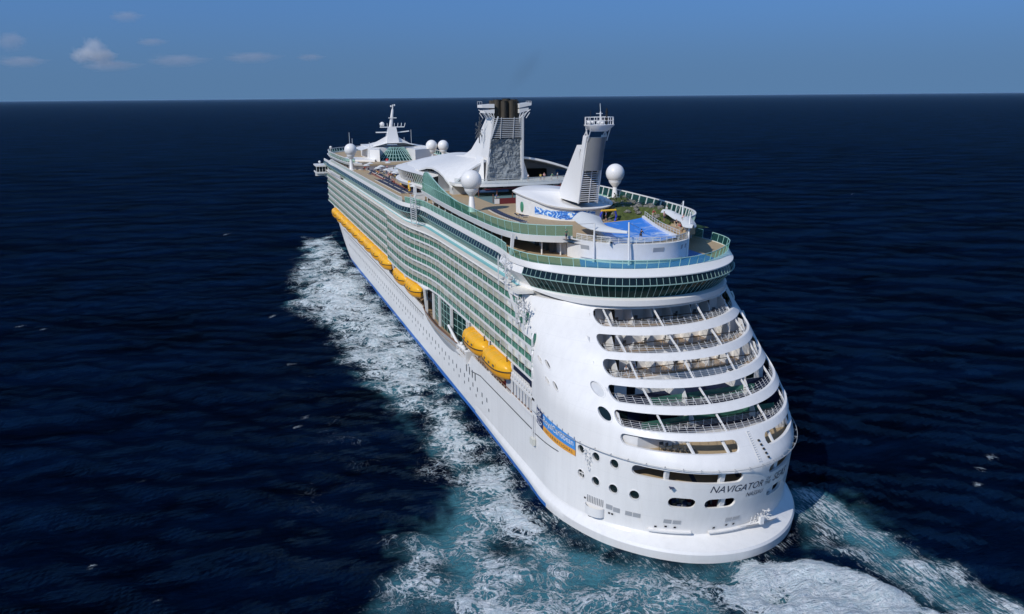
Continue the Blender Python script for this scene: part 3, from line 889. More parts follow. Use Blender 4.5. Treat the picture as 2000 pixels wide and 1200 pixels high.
# ---- banner on the port quarter
ban = thing("banner", "blue and orange company banner with white crown and anchor emblem lashed to the white hull", "banner", shell(-78, 11.0, .1))
def bpt(u, v, off=.14):                              # u along, v up, both 0..1
    t = lerp(-91.5, -66.3, u)
    z1 = lerp(14.95, 13.7, u); z0 = lerp(12.35, 11.15, u) - .35 * math.sin(u * math.pi)
    return shell(t, lerp(z0, z1, v), off)
def bgrid(name, u0, u1, v0, v1, mat, off=.14):
    mb = MB()
    mb.grid([[bpt(u, v0, off), bpt(u, v1, off)] for u in np.linspace(u0, u1, 14)], flip=True)
    return mb.build(name, mat, ban)
M['bannerblue'] = plain('banner blue', (0.06, 0.26, 0.62), 0.6, var=.05)
M['bannernavy'] = plain('banner navy', (0.015, 0.035, 0.12), 0.6)
M['bannerorange'] = plain('banner orange', (0.75, 0.34, 0.05), 0.6, var=.05)
bgrid("navy_panel", 0, .235, 0, 1, M['bannernavy'])
bgrid("blue_panel", .235, 1, .34, 1, M['bannerblue'])
bgrid("orange_panel", .235, 1, 0, .34, M['bannerorange'])
def btext(s, u0, u1, v0, v1, mat):
    vs, fs = text_mesh(s)
    mb = MB(); mb.add([bpt(lerp(u0, u1, u), lerp(v0, v1, v), .17) for u, v in vs], fs)
    mb.build("banner_lettering", mat, ban)
btext("RoyalCaribbean", .265, .965, .44, .90, M['white'])
btext("I N T E R N A T I O N A L", .30, .95, .10, .24, M['letter'])
mb = MB()                                            # crown over anchor
def bb(pts, w=.05):
    for a, b in zip(pts, pts[1:]):
        mb.bar(bpt(*a, .17), bpt(*b, .17), .1, .03, up=(1, 0, 0))
bb([(.05, .88), (.07, .68), (.17, .68), (.19, .88)]); bb([(.05, .88), (.09, .74), (.12, .92), (.15, .74), (.19, .88)])
bb([(.12, .62), (.12, .12)]); bb([(.07, .55), (.17, .55)]); bb([(.04, .34), (.055, .2), (.12, .1), (.185, .2), (.20, .34)]); bb([(.035, .28), (.075, .34)]); bb([(.165, .34), (.205, .28)])
mb.build("emblem", M['white'], ban)
mb = MB()
for u in np.linspace(0.02, .98, 9): mb.bar(bpt(u, 1.0, .14), Vector(bpt(u, 1.0, .14)) + Vector((0, 0, .35)), .07)
mb.build("lashing", M['grey'], ban)
# ------------------------------------------------------------------ port and starboard sides
def face(y):
    return interp(y, [31, 60, 92, 99, 104, 110, 116, 124, 139.9, 140, 230, 286], [19.6, 19.3, 19.4, 19.9, 20.6, 21.5, 22.0, 22.2, 22.1, 21.4, 21.3, 21.2])
FLO = [18.6, 21.25, 23.9, 26.55, 29.2]
TOPZ = 31.75
PITCH = 3.3
bal = []
for d, zf in enumerate(FLO):
    y0 = [31.4, 31.4, 31.4, 34.9, 38.2][d]
    n = int(round((284 - y0) / PITCH))
    for i in range(n):
        bal.append((d, zf, y0 + i * (284 - y0) / n, y0 + (i + 1) * (284 - y0) / n, i == 0))
CAMP = Vector((-62.4, -82.7, 62.3))
bal.sort(key=lambda b: (Vector((-face(b[2]), b[2], b[1])) - CAMP).length)
XI = 17.78
def bay(mb, gl, d, zf, ya, yb, first, sgn=-1):
    za = (FLO + [TOPZ])[d + 1] - 0.3
    fa, fb = face(ya + .01) * sgn, face(yb - .01) * sgn
    xi = XI * sgn
    # slab and edge
    mb.cur = 0
    for z0, z1, ins in ((zf - 0.30, zf, 0.0), (zf, zf + 0.10, 0.0)):
        e0, e1 = (fa, fb)
        if z0 == zf:
            i0, i1 = fa - sgn * .12, fb - sgn * .12
        else:
            i0 = i1 = xi
        mb.add([(e0, ya, z0), (e1, yb, z0), (i1, yb, z0), (i0, ya, z0), (e0, ya, z1), (e1, yb, z1), (i1, yb, z1), (i0, ya, z1)],
               [(0, 1, 2, 3), (7, 6, 5, 4), (0, 4, 5, 1), (1, 5, 6, 2), (2, 6, 7, 3), (3, 7, 4, 0)])
    # divider at the aft end of the bay, white edge post
    mb.cur = random.choice((1, 1, 1, 4))
    e = fa - sgn * .16
    zt = za
    mb.box(min(e, xi), max(e, xi), ya + .03, ya + .09, zf + .1, zt)
    mb.cur = 0
    mb.box(min(fa - sgn * .02, fa - sgn * .16), max(fa - sgn * .02, fa - sgn * .16), ya, ya + .12, zf + .1, zt)
    mb.box(min(e, xi), max(e, xi), ya + .0, ya + .12, zt - .12, zt)
    mb.bar(((fa * .45 + xi * .55), ya + .02, zf + .1), ((fa * .45 + xi * .55), ya + .02, zt), .06)
    # cabin window, some with the curtain drawn
    mb.cur = random.choice((2, 2, 4, 1))
    mb.box(xi + sgn * .002, xi + sgn * .05, ya + .5, yb - .5, zf + .12, zf + 2.1)
    if random.random() < .22:                        # something left on the balcony floor: a chair or small table
        cx2, cy2 = lerp(fa, xi, random.uniform(.3, .6)), random.uniform(ya + .6, yb - .7)
        mb.cur = random.choice((0, 3, 4)); mb.box(cx2 - .25, cx2 + .25, cy2 - .25, cy2 + .25, zf + .1, zf + random.uniform(.5, 1.0))
    # handrail and glass
    mb.cur = 3
    mb.bar((fa - sgn * .06, ya, zf + 1.14), (fb - sgn * .06, yb, zf + 1.14), .1, .07)
    gl.cur = 0
    m = 3
    for k in range(m):
        a = ya + (yb - ya) * (k + .03) / m; b = ya + (yb - ya) * (k + .97) / m
        xa, xb = face(a) * sgn - sgn * .06, face(b) * sgn - sgn * .06
        gl.add([(xa, a, zf + .12), (xb, b, zf + .12), (xb, b, zf + 1.1), (xa, a, zf + 1.1)], [(0, 1, 2, 3)])
    gl.cur = 1
    gl.bar((lerp(fa, fb, .5) - sgn * .06, lerp(ya, yb, .5), zf + .1), (lerp(fa, fb, .5) - sgn * .06, lerp(ya, yb, .5), zf + 1.1), .05)
    if first:                                        # rounded glass end of the row
        mb.cur = 0
        prev = None
        for k in range(7):
            a = k / 6
            pt = (fa + sgn * (-.35 * (2 * a - 1) ** 2 + .0), ya - .35 + .35 * abs(2 * a - 1) ** 2, lerp(zf, za, a))
            if prev: mb.bar(prev, pt, .22)
            prev = pt
        gl.cur = 0
        gl.grid([[(lerp(fa, fa - sgn * 1.5, u), ya - .4 + .4 * abs(2 * v - 1) ** 2 + .3 * u * u, lerp(zf + .05, za, v)) for v in np.linspace(0, 1, 6)] for u in (0, .5, 1)])
        mb.cur = 0
        mb.box(min(fa, fa - sgn * 1.6), max(fa, fa - sgn * 1.6), ya - .4, ya, zf - .3, zf)
rest = MB(); restg = MB()
BM = [M['white'], M['beige'], M['dglass'], M['rail'], M['beige2']]
for i, b in enumerate(bal):
    if i < 100:
        mb, gl = MB(), MB()
        bay(mb, gl, *b)
        o = mb.build("balcony", BM, ship)
        gl.build("glass_railing", [M['rglass'], M['aqua']], o)
    else:
        bay(rest, restg, *b)
for b in bal:
    bay(rest, restg, *b, sgn=1)
n0 = len(rest.v)
rest.v += restg.v; rest.f += [tuple(i + n0 for i in f) for f in restg.f]; rest.m += [5 + k for k in restg.m]
tag(rest.build("balconies", BM + [M['rglass'], M['aqua']], ship), kind="stuff")
# superstructure core
mb = MB()
mb.prism([(-XI, 45.9), (XI, 45.9), (XI, 284), (-XI, 284)], 18.2, 31.6)
mb.prism([(-15.4, 45.9), (15.4, 45.9), (15.4, 272), (-15.4, 272)], 9.0, 18.2)
mb.prism([(-15.4, 30), (-13, 30), (-13, 47), (-15.4, 47)], 10, 18.2)
mb.prism([(15.4, 30), (13, 30), (13, 47), (15.4, 47)], 10, 18.2)
mb.prism([(-XI, 36), (-15, 36), (-15, 46), (-XI, 46)], 18.2, 31.6)
mb.prism([(XI, 36), (15, 36), (15, 46), (XI, 46)], 18.2, 31.6)
mb.prism([(-XI, 284), (XI, 284), (14, 292), (0, 296), (-14, 292)], 15, 36.4)
mb.build("superstructure", M['cabin'], ship)
for sgn in (-1, 1):
    mb = MB()
    xs2 = sorted((sgn * 19.3, sgn * 15.38))
    mb.box(xs2[0], xs2[1], 29.5, 272, 10.4, 10.66)
    mb.build("promenade_deck", M['teak'], ship)
    mb = MB()
    xs2 = sorted((sgn * 20.9, sgn * 15.4)); xs3 = sorted((sgn * 19.2, sgn * 15.4))
    mb.box(xs3[0], xs3[1], 31.3, 100, 18.05, 18.3)
    mb.box(xs2[0], xs2[1], 100, 284, 18.05, 18.3)
    mb.build("promenade_ceiling", M['white2'], ship)
    mb = MB()                                        # windows and bulkhead along the promenade
    for k in range(58):
        y = 44 + k * 3.9
        if sgn < 0 and 66 < y < 113: continue
        xs2 = sorted((sgn * 15.36, sgn * 15.46)); mb.box(xs2[0], xs2[1], y, y + 2.9, 11.4, 14.2)
        mb.box(xs2[0], xs2[1], y, y + 2.9, 15.0, 17.4)
    mb.build("promenade_windows", M['dglass'], ship)
mb = MB(); mb.box(-19.2, -15.6, 33, 53, 10.665, 10.68); mb.build("red_deck_paint", M['maroon'], ship)
# atrium glass wall above the dip in the bulwark
ag = [(-15.4, 113.5), (-16.7, 110), (-17.8, 104), (-18.4, 98), (-18.55, 91), (-18.3, 84), (-17.4, 76), (-16.2, 70.5), (-15.4, 69)]
agx = np.array(ag); tt = np.linspace(0, 8, 49)
ag2 = [(float(np.interp(t, range(9), agx[:, 0])), float(np.interp(t, range(9), agx[:, 1]))) for t in tt]
mb = MB()
mb.grid([[(x_, y_, 10.66), (x_, y_, 18.1)] for x_, y_ in ag2])
mb.cur = 1
for x_, y_ in ag2[::2]: mb.bar((x_ - .05, y_, 10.7), (x_ - .05, y_, 18.1), .07)
for z in (12.2, 13.7, 15.2, 16.7):
    for a, b in zip(ag2, ag2[1:]): mb.bar((a[0] - .05, a[1], z), (b[0] - .05, b[1], z), .06)
mb.build("atrium_glass_wall", [M['gglass'], M['aqua']], ship)
for y_, x_ in ((83.6, -18.75), (93.6, -18.95), (100.4, -18.7), (106.8, -18.9), (74.8, -17.7)):
    mb = MB(); mb.bar((x_, y_, 10.5), (x_, y_, 18.1), .5, .45); mb.build("pillar", M['white'], ship)
# bowed deck edge with slatted rail and varnished handrail
be = [(-19.3, 108.4), (-19.9, 103), (-20.25, 97), (-20.4, 91), (-20.2, 85.5), (-19.9, 81), (-19.6, 76)]
mb = MB()
mb.prism(be + [(-15.5, 76), (-15.5, 108.4)], 10.42, 10.672)
mb.build("bowed_deck", M['teak'], ship)
mb = MB(); N_ = 70
bx = np.array(be)
cu_ = [(float(np.interp(t, np.linspace(0, 1, 7), bx[:, 0])), float(np.interp(t, np.linspace(0, 1, 7), bx[:, 1]))) for t in np.linspace(0, 1, N_)]
mb.cur = 1
for x_, y_ in cu_: mb.bar((x_ + .05, y_, 10.6), (x_ - .15, y_, 11.7), .09)
mb.cur = 3
mb.grid([[(-19.45, y_, ytop(y_) - .8), (x_ + .15, y_, 10.7)] for x_, y_ in cu_])
mb.cur = 1
for x_, y_ in cu_: mb.bar((-19.42, y_, ytop(y_)), (x_ + .02, y_, 10.6), .12)
mb.cur = 2
mb.tube([(x_ - .15, y_, 11.75) for x_, y_ in cu_], .14, 6)
mb.tube([(x_ + 1.1, y_, 10.75) for x_, y_ in cu_], .12, 6)
mb.build("bowed_railing", [M['white'], M['lgrey'], M['brown'], M['grey']], ship)
# bulwark details
mb = MB()
for y_ in list(np.arange(34, 67, 1.5)) + list(np.arange(109, 268, 1.5)):
    mb.bar((-(hbreadth(y_, 12) - .15), y_, ytop(y_) - .1), (-(hbreadth(y_, 12) - .15), y_, ytop(y_) + .55), .06)
mb.cur = 1
for ys_ in (np.arange(32, 67, 4), np.arange(109, 270, 8)):
    pr = None
    for y_ in ys_:
        pt = (-(hbreadth(y_, 12) - .15), y_, ytop(y_) + .6)
        if pr: mb.bar(pr, pt, .12)
        pr = pt
mb.build("bulwark_rail", [M['white'], M['brown']], ship)
for y_ in (42.2, 55.0, 68.3, 104.2, 119.8) + tuple(141 + 13.5 * k for k in range(10)):
    mb = MB()
    xx = -(face(y_) - .55) if y_ > 100 else -19.0
    mb.bar((xx if y_ < 100 else -19.4, y_, ytop(y_) - .3), (xx, y_, 17.9), .5, .42)
    mb.bar((xx, y_, 17.6), (-15.6, y_, 17.9), .4)
    mb.build("davit", M['white'], ship)
# dark sheer line
for sgn in (-1, 1):
    mb = MB()
    mb.tube([(sgn * (hbreadth(y_, 9.8) + .03), y_, interp(y_, [20, 60, 70, 98, 108, 160], [10.2, 9.7, 8.0, 8.1, 9.6, 10.1])) for y_ in (31.5, 40, 50, 60, 66)], .09, 5)
    mb.tube([(sgn * (hbreadth(y_, 9.8) + .03), y_, interp(y_, [20, 60, 70, 98, 108, 160], [10.2, 9.7, 8.0, 8.1, 9.8, 10.3])) for y_ in (108, 120, 140, 160, 190, 220, 250)], .09, 5)
    mb.tube([shell(sgn * t, 9.95 + (91 - t) * .02, .03) for t in (100, 96, 90, 85, 80, 76)], .09, 5)
    mb.build("sheer_line", M['dgrey'], ship)
# hull windows
hw = []
for y_ in np.arange(109, 238, 2.1): hw.append((y_, 8.8 + .2, .16, .5))
for y_ in np.arange(56, 236, 3.1): hw.append((y_, 6.1, .26, .42))
for y_ in np.arange(54, 200, 4.2): hw.append((y_ + .8, 4.5, .24, .28))
for y_ in (63.6, 65.6, 67.6, 69.8): hw.append((y_, 8.3, .32, .8))
hw.sort(key=lambda h: h[0])
def hwin(mb, h, sgn=-1):
    y_, z, a, b = h
    x_ = hbreadth(y_, z)
    for (aa, bb_, off, c) in ((a + .09, b + .09, .012, 0), (a, b, .03, 1)):
        mb.cur = c
        mb.add([(sgn * (x_ + off), y_ - aa, z - bb_), (sgn * (x_ + off), y_ + aa, z - bb_), (sgn * (x_ + off), y_ + aa, z + bb_), (sgn * (x_ + off), y_ - aa, z + bb_)], [(0, 1, 2, 3) if sgn > 0 else (3, 2, 1, 0)])
mr_ = MB()
for i, h in enumerate(hw):
    if i < 100:
        mb = MB(); hwin(mb, h); mb.build("hull_window", [M['lgrey'], M['dgrey']], ship)
    else: hwin(mr_, h)
for h in hw: hwin(mr_, h, 1)
tag(mr_.build("hull_windows", [M['lgrey'], M['dgrey']], ship), kind="stuff")
# screened stairwell at the after end of the promenade
mb = MB()
mb.box(-19.5, -19.1, 30.4, 42, 15.15, 15.55); mb.box(-19.5, -19.1, 30.4, 42, 12.1, 12.5)
for y_ in np.linspace(31, 41.6, 8): mb.box(-19.48, -19.2, y_, y_ + .2, 12.4, 15.2)
mb.cur = 1; mb.box(-18.2, -18.0, 31, 38, 10.7, 14.6)
mb.cur = 2; mb.box(-18.2, -18.0, 38.2, 41.5, 11.7, 15)
mb.build("stair_screen", [M['white'], M['tan'], M['red']], ship)
mb = MB(); mb.box(-19.3, -16.0, 31.4, 42, 15.5, 15.56); mb.build("raft_shelf", M['white2'], ship)
for k in range(9):
    t = thing("life_raft_canister", "white life raft canister lying in a row below the aftmost balconies", "life raft", (-18.75, 32.3 + k * 1.15, 16.1), "life raft canisters")
    mb = MB()
    mb.tube([(-.7, 0, 0), (-.6, 0, 0), (.6, 0, 0), (.7, 0, 0)], .48, 14)
    mb.build("canister", M['white'], t, smooth=50, local=True)
    mb = MB()
    for xx in (-.3, .3): mb.tube([(xx - .04, 0, 0), (xx + .04, 0, 0)], .5, 14)
    mb.build("strap", M['grey'], t, local=True)
# working platform and crane at the break of the bulwark
mb = MB()
mb.box(-20.0, -17.5, 68.4, 76.2, 10.15, 10.4)
for y_ in np.linspace(68.5, 76, 7): mb.bar((-19.9, y_, 10.4), (-19.9, y_, 11.5), .07)
mb.bar((-19.9, 68.5, 11.5), (-19.9, 76, 11.5), .08); mb.bar((-19.9, 68.5, 11.0), (-19.9, 76, 11.0), .06)
mb.box(-20.1, -17.5, 68.0, 68.4, 9.6, 12.2)
for k in range(14):
    mb.sphere((-19.2 + random.random() * .9, 70 + k * .62, 10.9 + random.random() * .6), .38 + random.random() * .15, 8, 6)
mb.build("tender_platform", M['white2'], ship)
mb = MB(); mb.tube([(-18.9, 75.6, 10.4), (-19.4, 76.0, 11.4), (-19.5, 83.6, 13.6)], .32, 8); mb.sphere((-18.9, 75.6, 10.8), .6, 10, 8)
mb.build("crane", M['white'], ship, smooth=50)
# pilot chair-like gear hanging below the banner rail
mb = MB()
mb.bar((-19.7, 30.6, 9.0), (-19.7, 30.6, 12.9), .16); mb.bar((-19.7, 29.9, 9.0), (-19.7, 29.9, 12.9), .12)
mb.cur = 1; mb.box(-20.1, -19.6, 29.6, 31.0, 7.9, 9.0)
mb.build("accommodation_ladder_head", [M['white2'], M['beige']], ship)
mb = MB()
for k in range(26):
    t = -60.5 + random.uniform(-1.5, 1.5); z = random.uniform(10.4, 13.4)
    mb.bar(shell(t, z, random.uniform(.05, .5)), shell(t + random.uniform(-1, 1), z + random.uniform(-.7, .7), random.uniform(.05, .5)), .07)
mb.build_each("winch_fitting", M['white2'], ship)

# ---- lifeboats
def make_boat():
    t = thing("lifeboat", None, "lifeboat", (0, 0, 0), "lifeboats hanging along the port side")
    L, B = 13.2, 4.1
    ts = np.concatenate([np.linspace(-1, -.8, 6), np.linspace(-.7, .7, 13), np.linspace(.8, 1, 6)])
    w = lambda u: max(.03, B / 2 * max(0, 1 - abs(u) ** 3.2) ** .62)
    gz = lambda u: 1.75 + .28 * u * u
    mb = MB()
    P = []
    for u in ts:
        k0 = .75 * abs(u) ** 4
        P.append([(w(u) * math.sin(a) ** .75 if a > 0 else 0.0, u * L / 2 * (1 - .05 * math.cos(a)), lerp(gz(u), k0, math.cos(a) ** .9 if math.cos(a) > 0 else 0)) for a in np.linspace(0, math.pi / 2, 8)])
    Q = [[(-x_, y_, z) for x_, y_, z in r[::-1]] + r[1:] for r in P]
    mb.grid(Q, flip=True); mb.build("hull", M['orange2'], t, smooth=50, local=True)
    mb = MB(); Q = []
    for u in ts:
        hgt = 1.95 * max(0, 1 - abs(u) ** 3.4) ** .55
        Q.append([(w(u) * (abs(math.cos(a)) ** .62) * (1 if math.cos(a) > 0 else -1), u * L / 2, gz(u) + .06 + hgt * math.sin(a) ** .8 if math.sin(a) > 0 else gz(u) + .06) for a in np.linspace(math.pi, 0, 15)])
    mb.grid(Q)
    for u in (-.55, -.2, .2, .55):                   # moulded ribs
        hgt = 1.95 * max(0, 1 - abs(u) ** 3.4) ** .55
        mb.tube([(w(u) * (abs(math.cos(a)) ** .62) * (1 if math.cos(a) > 0 else -1) * 1.01, u * L / 2, gz(u) + .08 + hgt * max(0, math.sin(a)) ** .8) for a in np.linspace(math.pi, 0, 13)], .09, 5)
    cn = mb.build("canopy", M['orange'], t, smooth=50, local=True)
    mb = MB()
    mb.tube([(w(u) * 1.03, u * L / 2, gz(u) + .02) for u in ts] , .11, 5); mb.tube([(-w(u) * 1.03, u * L / 2, gz(u) + .02) for u in ts], .11, 5)
    mb.build("fender", M['rail'], t, local=True)
    mb = MB()
    for sg in (-1, 1):
        for u in (-.42, -.08, .3):
            x_ = w(u) * .985 * sg
            mb.box(min(x_, x_ + sg * .05), max(x_, x_ + sg * .05), u * L / 2 - .45, u * L / 2 + .45, gz(u) + .35, gz(u) + .75)
    mb.build("window", M['dgrey'], cn, local=True)
    mb = MB(); mb.box(-.6, .6, 2.6, 4.0, 3.3, 3.95); mb.build("steering_hatch", M['orange'], t, local=True)
    mb = MB()
    for u in (-.72, .72):
        mb.bar((0, u * L / 2, 2.9), (0, u * L / 2, 4.5), .16); mb.box(-.3, .3, u * L / 2 - .3, u * L / 2 + .3, 2.9, 3.3)
    mb.build("lifting_hook", M['rail'], t, local=True)
    return t
boat0 = make_boat()
bl = [(61.6, -19.55, "large yellow lifeboat just forward of the aftmost lifeboat, beside the tall glass wall"), (48.4, -19.55, "aftmost yellow lifeboat, hanging above the red deck near the stern"),
      (112, -20.6, "single yellow lifeboat at the forward end of the curved glass wall"), (125.6, -20.9, "yellow lifeboat half hidden behind the bulge of the balconies amidships")] + \
     [(147.6 + 13.5 * k, -21.0, None) for k in range(9)]
for i, (y_, x_, lab) in enumerate(bl):
    o = boat0 if i == 0 else copy_tree(boat0)
    o.location = (x_, y_, 14.25)
    if lab is None:
        k = i - 4
        lab = ["aftmost yellow lifeboat of the long forward row touching end to end", "second yellow lifeboat from the aft end of the long forward row", "third yellow lifeboat from the aft end of the long forward row", "fourth yellow lifeboat from the aft end of the long forward row",
               "middle yellow lifeboat of the nine in the long forward row", "fourth yellow lifeboat from the bow end of the long forward row", "third yellow lifeboat from the bow end of the long forward row", "second yellow lifeboat from the bow end of the long forward row", "foremost yellow lifeboat of all, nearest the bow"][k]
    o['label'] = lab

# ---- eaves, channel, slanted window band of the deck above
def outl(n_aft=61):
    """plan of the window band foot: port bow -> stern -> starboard bow; (x, y, nx, ny)"""
    pts = []
    ys_ = list(np.arange(284, 124, -3.3)) + list(np.linspace(122.4, 106, 11)) + list(np.arange(104, 44, -1.65))
    xf = lambda y_: interp(y_, [42, 50, 106, 109, 112, 116, 119, 122.4, 284], [18.0, 17.3, 17.3, 17.5, 18.2, 19.5, 20.1, 20.4, 20.4])
    for y_ in ys_: pts.append((-xf(y_), y_))
    for th in np.linspace(-90, 90, n_aft):
        t = R_(th); pts.append((18.0 * math.sin(t), 23.2 + 19 * (1 - math.cos(t))))
    for y_ in ys_[::-1]: pts.append((xf(y_), y_))
    out = []
    for i, p in enumerate(pts):
        a = pts[max(0, i - 1)]; b = pts[min(len(pts) - 1, i + 1)]
        dx, dy = b[0] - a[0], b[1] - a[1]; k = math.hypot(dx, dy) or 1
        nx_, ny_ = dy / k, -dx / k
        if nx_ * p[0] + ny_ * (p[1] - 150) < 0: nx_, ny_ = -nx_, -ny_
        out.append((p[0], p[1], nx_, ny_))
    return out
OUT = outl()
def off(p, d, z): return (p[0] + p[2] * d, p[1] + p[3] * d, z)
aftness = lambda p: sstep(0.25, 0.8, max(0.0, -p[3]))
def is_panel(p):                                     # plain plated corners, no glass
    return (p[1] < 48.5 and p[1] > 37.0 and p[0] < 0) or (p[0] > 0 and 40 < p[1] < 48.5)
for part in ("port", "stern", "starboard"):
    gl = MB(); mu = MB(); wl2 = MB()
    for i in range(len(OUT) - 1):
        a, b = OUT[i], OUT[i + 1]
        sec = "port" if (a[0] < 0 and a[1] > 43) else ("starboard" if (a[0] > 0 and a[1] > 43) else "stern")
        if sec != part: continue
        panel = is_panel(a) and is_panel(b)
        tgt = wl2 if panel else gl
        A_ = [off(a, 0, 32.4), off(a, 1.85, 34.7), off(a, 1.35, 35.88)]
        B_ = [off(b, 0, 32.4), off(b, 1.85, 34.7), off(b, 1.35, 35.88)]
        tgt.cur = 0; tgt.add([A_[0], B_[0], B_[1], A_[1]], [(0, 1, 2, 3)])
        tgt.cur = 0 if panel else 1; tgt.add([A_[1], B_[1], B_[2], A_[2]], [(0, 1, 2, 3)])
        if not panel:
            e = .03
            mu.cur = 0
            mu.bar(off(a, e, 32.4), off(a, 1.85 + e, 34.7), .06); mu.bar(off(a, 1.85 + e, 34.7), off(a, 1.35 + e, 35.88), .06)
            mu.bar(off(a, 1.85 + e, 34.7), off(b, 1.85 + e, 34.7), .13)
            mu.bar(off(a, 1.38 + e, 35.86), off(b, 1.38 + e, 35.86), .13)
            mu.bar(off(a, e, 32.42), off(b, e, 32.42), .1)
    o = gl.build("window_band", [M['gglass'], M['dglass']], ship)
    mu.build("mullions", M['mullion'], o)
    if wl2.f: wl2.build_each("corner_plating", M['white'], ship)
mb = MB()                                            # white fascia above the glass
P = []
for p in OUT:
    k = aftness(p)
    P.append([off(p, 1.2, 35.8), off(p, 1.62, 35.9), off(p, 1.62, 36.05), off(p, lerp(1.5, -.35, k), 36.82), off(p, lerp(1.3, -.5, k), 36.84), off(p, lerp(1.3, -.5, k), 36.6)])
mb.grid(P); mb.build("fascia", M['white'], ship, smooth=30)
mb = MB(); P = []                                    # white ledge under the glass
for p in OUT:
    k = aftness(p)
    P.append([off(p, -.3, 32.4), off(p, lerp(.15, .5, k), 32.4), off(p, lerp(.16, 1.0, k), 32.2), off(p, lerp(.16, .9, k), lerp(31.9, 31.3, k)), off(p, -.5, lerp(31.9, 31.2, k))])
mb.grid(P); mb.build("window_ledge", M['white'], ship, smooth=30)
for sgn in (-1, 1):
    mb = MB(); P = []
    for y_ in [36.5, 38, 40, 44, 50, 60, 70, 80, 90, 97, 101, 105, 109, 113, 117, 121, 126, 132, 138, 145, 160, 180, 200, 220, 240, 260, 284]:
        fx = face(y_) + .25
        if y_ > 140: fx = face(y_) + .15
        P.append([(sgn * (fx - .1), y_, 31.44), (sgn * fx, y_, 31.5), (sgn * (fx - .1), y_, 31.82), (sgn * 17.0, y_, 31.92), (sgn * 17.0, y_, 31.44)])
    mb.grid(P, flip=(sgn > 0)); mb.add(P[0], [(0, 1, 2, 3, 4)])
    mb.build("eaves", M['whitewarm'], ship)
    mb = MB(); P = []
    for y_ in [40.5, 50, 60, 80, 100, 106, 109, 112, 116, 119, 122, 130, 160, 200, 240, 283]:
        xo = interp(y_, [40, 50, 106, 109, 112, 116, 119, 122.4, 284], [18.7, 18.55, 18.55, 18.7, 19.3, 20.4, 20.75, 20.85, 20.75])
        xi_ = interp(y_, [40, 50, 106, 109, 112, 116, 119, 122.4, 284], [17.9, 17.55, 17.55, 17.75, 18.4, 19.7, 20.25, 20.5, 20.45])
        P.append([(sgn * xo, y_, 31.93), (sgn * xi_, y_, 31.94)])
    mb.grid(P, flip=(sgn > 0))
    mb.build("turquoise_channel", M['turq'], ship)
# floor of the open decks
mb = MB()
mb.prism([off(p, lerp(1.25, -.55, aftness(p)), 0)[:2] for p in OUT if p[1] < 262], 36.45, 36.7)
mb.build("open_deck", M['tan'], ship)
mb = MB()
poly = [p for p in OUT if p[1] < 42.3]
bp_ = [off(p, -.7, 0)[:2] for p in poly if p[1] < 37 and -13 < p[0] < 12]
mb.prism(bp_ + [(11, 38), (8.5, 33), (-9.5, 36)], 36.695, 36.706)
mb.build("blue_deck_paint", M['deckblue'], ship)
# railings: glass windbreak round the stern, slatted green along the side
def windbreak(pts, z0, h, lean, name, post=M['aqua'], gm=M['wglass'], every=1, toprail=True, bars=0, pw=.085):
    mb = MB(); gl = MB()
    T = [(off(p, 0, z0), off(p, lean, z0 + h)) for p in pts]
    for i, (a, b) in enumerate(T):
        if i % every == 0: mb.bar(a, b, pw)
        if i + 1 < len(T):
            c, d = T[i + 1]
            gl.add([a, c, d, b], [(0, 1, 2, 3)])
            if toprail: mb.bar(b, d, pw * 1.1)
            for k in range(bars):
                t = (k + .5) / bars
                mb.bar(Vector(a).lerp(Vector(b), t), Vector(c).lerp(Vector(d), t), .05)
    o = gl.build(name, gm, ship)
    mb.build("posts", post, o)
    return o
aft_pts = [(p[0] + p[2] * lerp(1.3, -.45, aftness(p)), p[1] + p[3] * lerp(1.3, -.45, aftness(p)), p[2], p[3]) for p in OUT]
st = [p for p in aft_pts if p[1] < 44]
windbreak(st[::2], 36.84, 1.35, .3, "windbreak")
for sg in (-1, 1):
    sd = [p for p in aft_pts if 43.5 < p[1] < 118.5 and p[0] * sg > 0]
    windbreak(sd[::2], 36.84, 1.5, .1, "slatted_railing", bars=6, gm=M['rglass'])
    sd = [p for p in aft_pts if 118 < p[1] < 262 and p[0] * sg > 0]
    sd2 = []
    for a, b in zip(sd, sd[1:]):
        for k in range(3): sd2.append(tuple(lerp(a[j], b[j], k / 3) for j in range(4)))
    windbreak(sd2, 36.84, 1.1, .05, "pool_deck_railing", post=M['white'], gm=M['wglass'], pw=.16)
# ------------------------------------------------------------------ sports deck
def smooth_line(pts, n):
    """Catmull-Rom through plan points"""
    out = []
    P = [pts[0]] + list(pts) + [pts[-1]]
    for i in range(1, len(P) - 2):
        p0, p1, p2, p3 = [np.array(q_, float) for q_ in P[i - 1:i + 3]]
        for t in np.linspace(0, 1, n, endpoint=False):
            out.append(tuple(0.5 * ((2 * p1) + (-p0 + p2) * t + (2 * p0 - 5 * p1 + 4 * p2 - p3) * t * t + (-p0 + 3 * p1 - 3 * p2 + p3) * t ** 3)))
    out.append(tuple(pts[-1]))
    return out
def with_normals(pts, center):
    out = []
    for i, p in enumerate(pts):
        a = pts[max(0, i - 1)]; b = pts[min(len(pts) - 1, i + 1)]
        dx, dy = b[0] - a[0], b[1] - a[1]; k = math.hypot(dx, dy) or 1
        nx_, ny_ = dy / k, -dx / k
        if nx_ * (p[0] - center[0]) + ny_ * (p[1] - center[1]) < 0: nx_, ny_ = -nx_, -ny_
        out.append((p[0], p[1], nx_, ny_))
    return out
port_edge = smooth_line([(-17.4, 113), (-17.8, 104), (-18.4, 92), (-18.9, 76), (-19.0, 60), (-18.6, 49), (-17.0, 42.6), (-14.0, 39.2), (-10.2, 37.2)], 6)
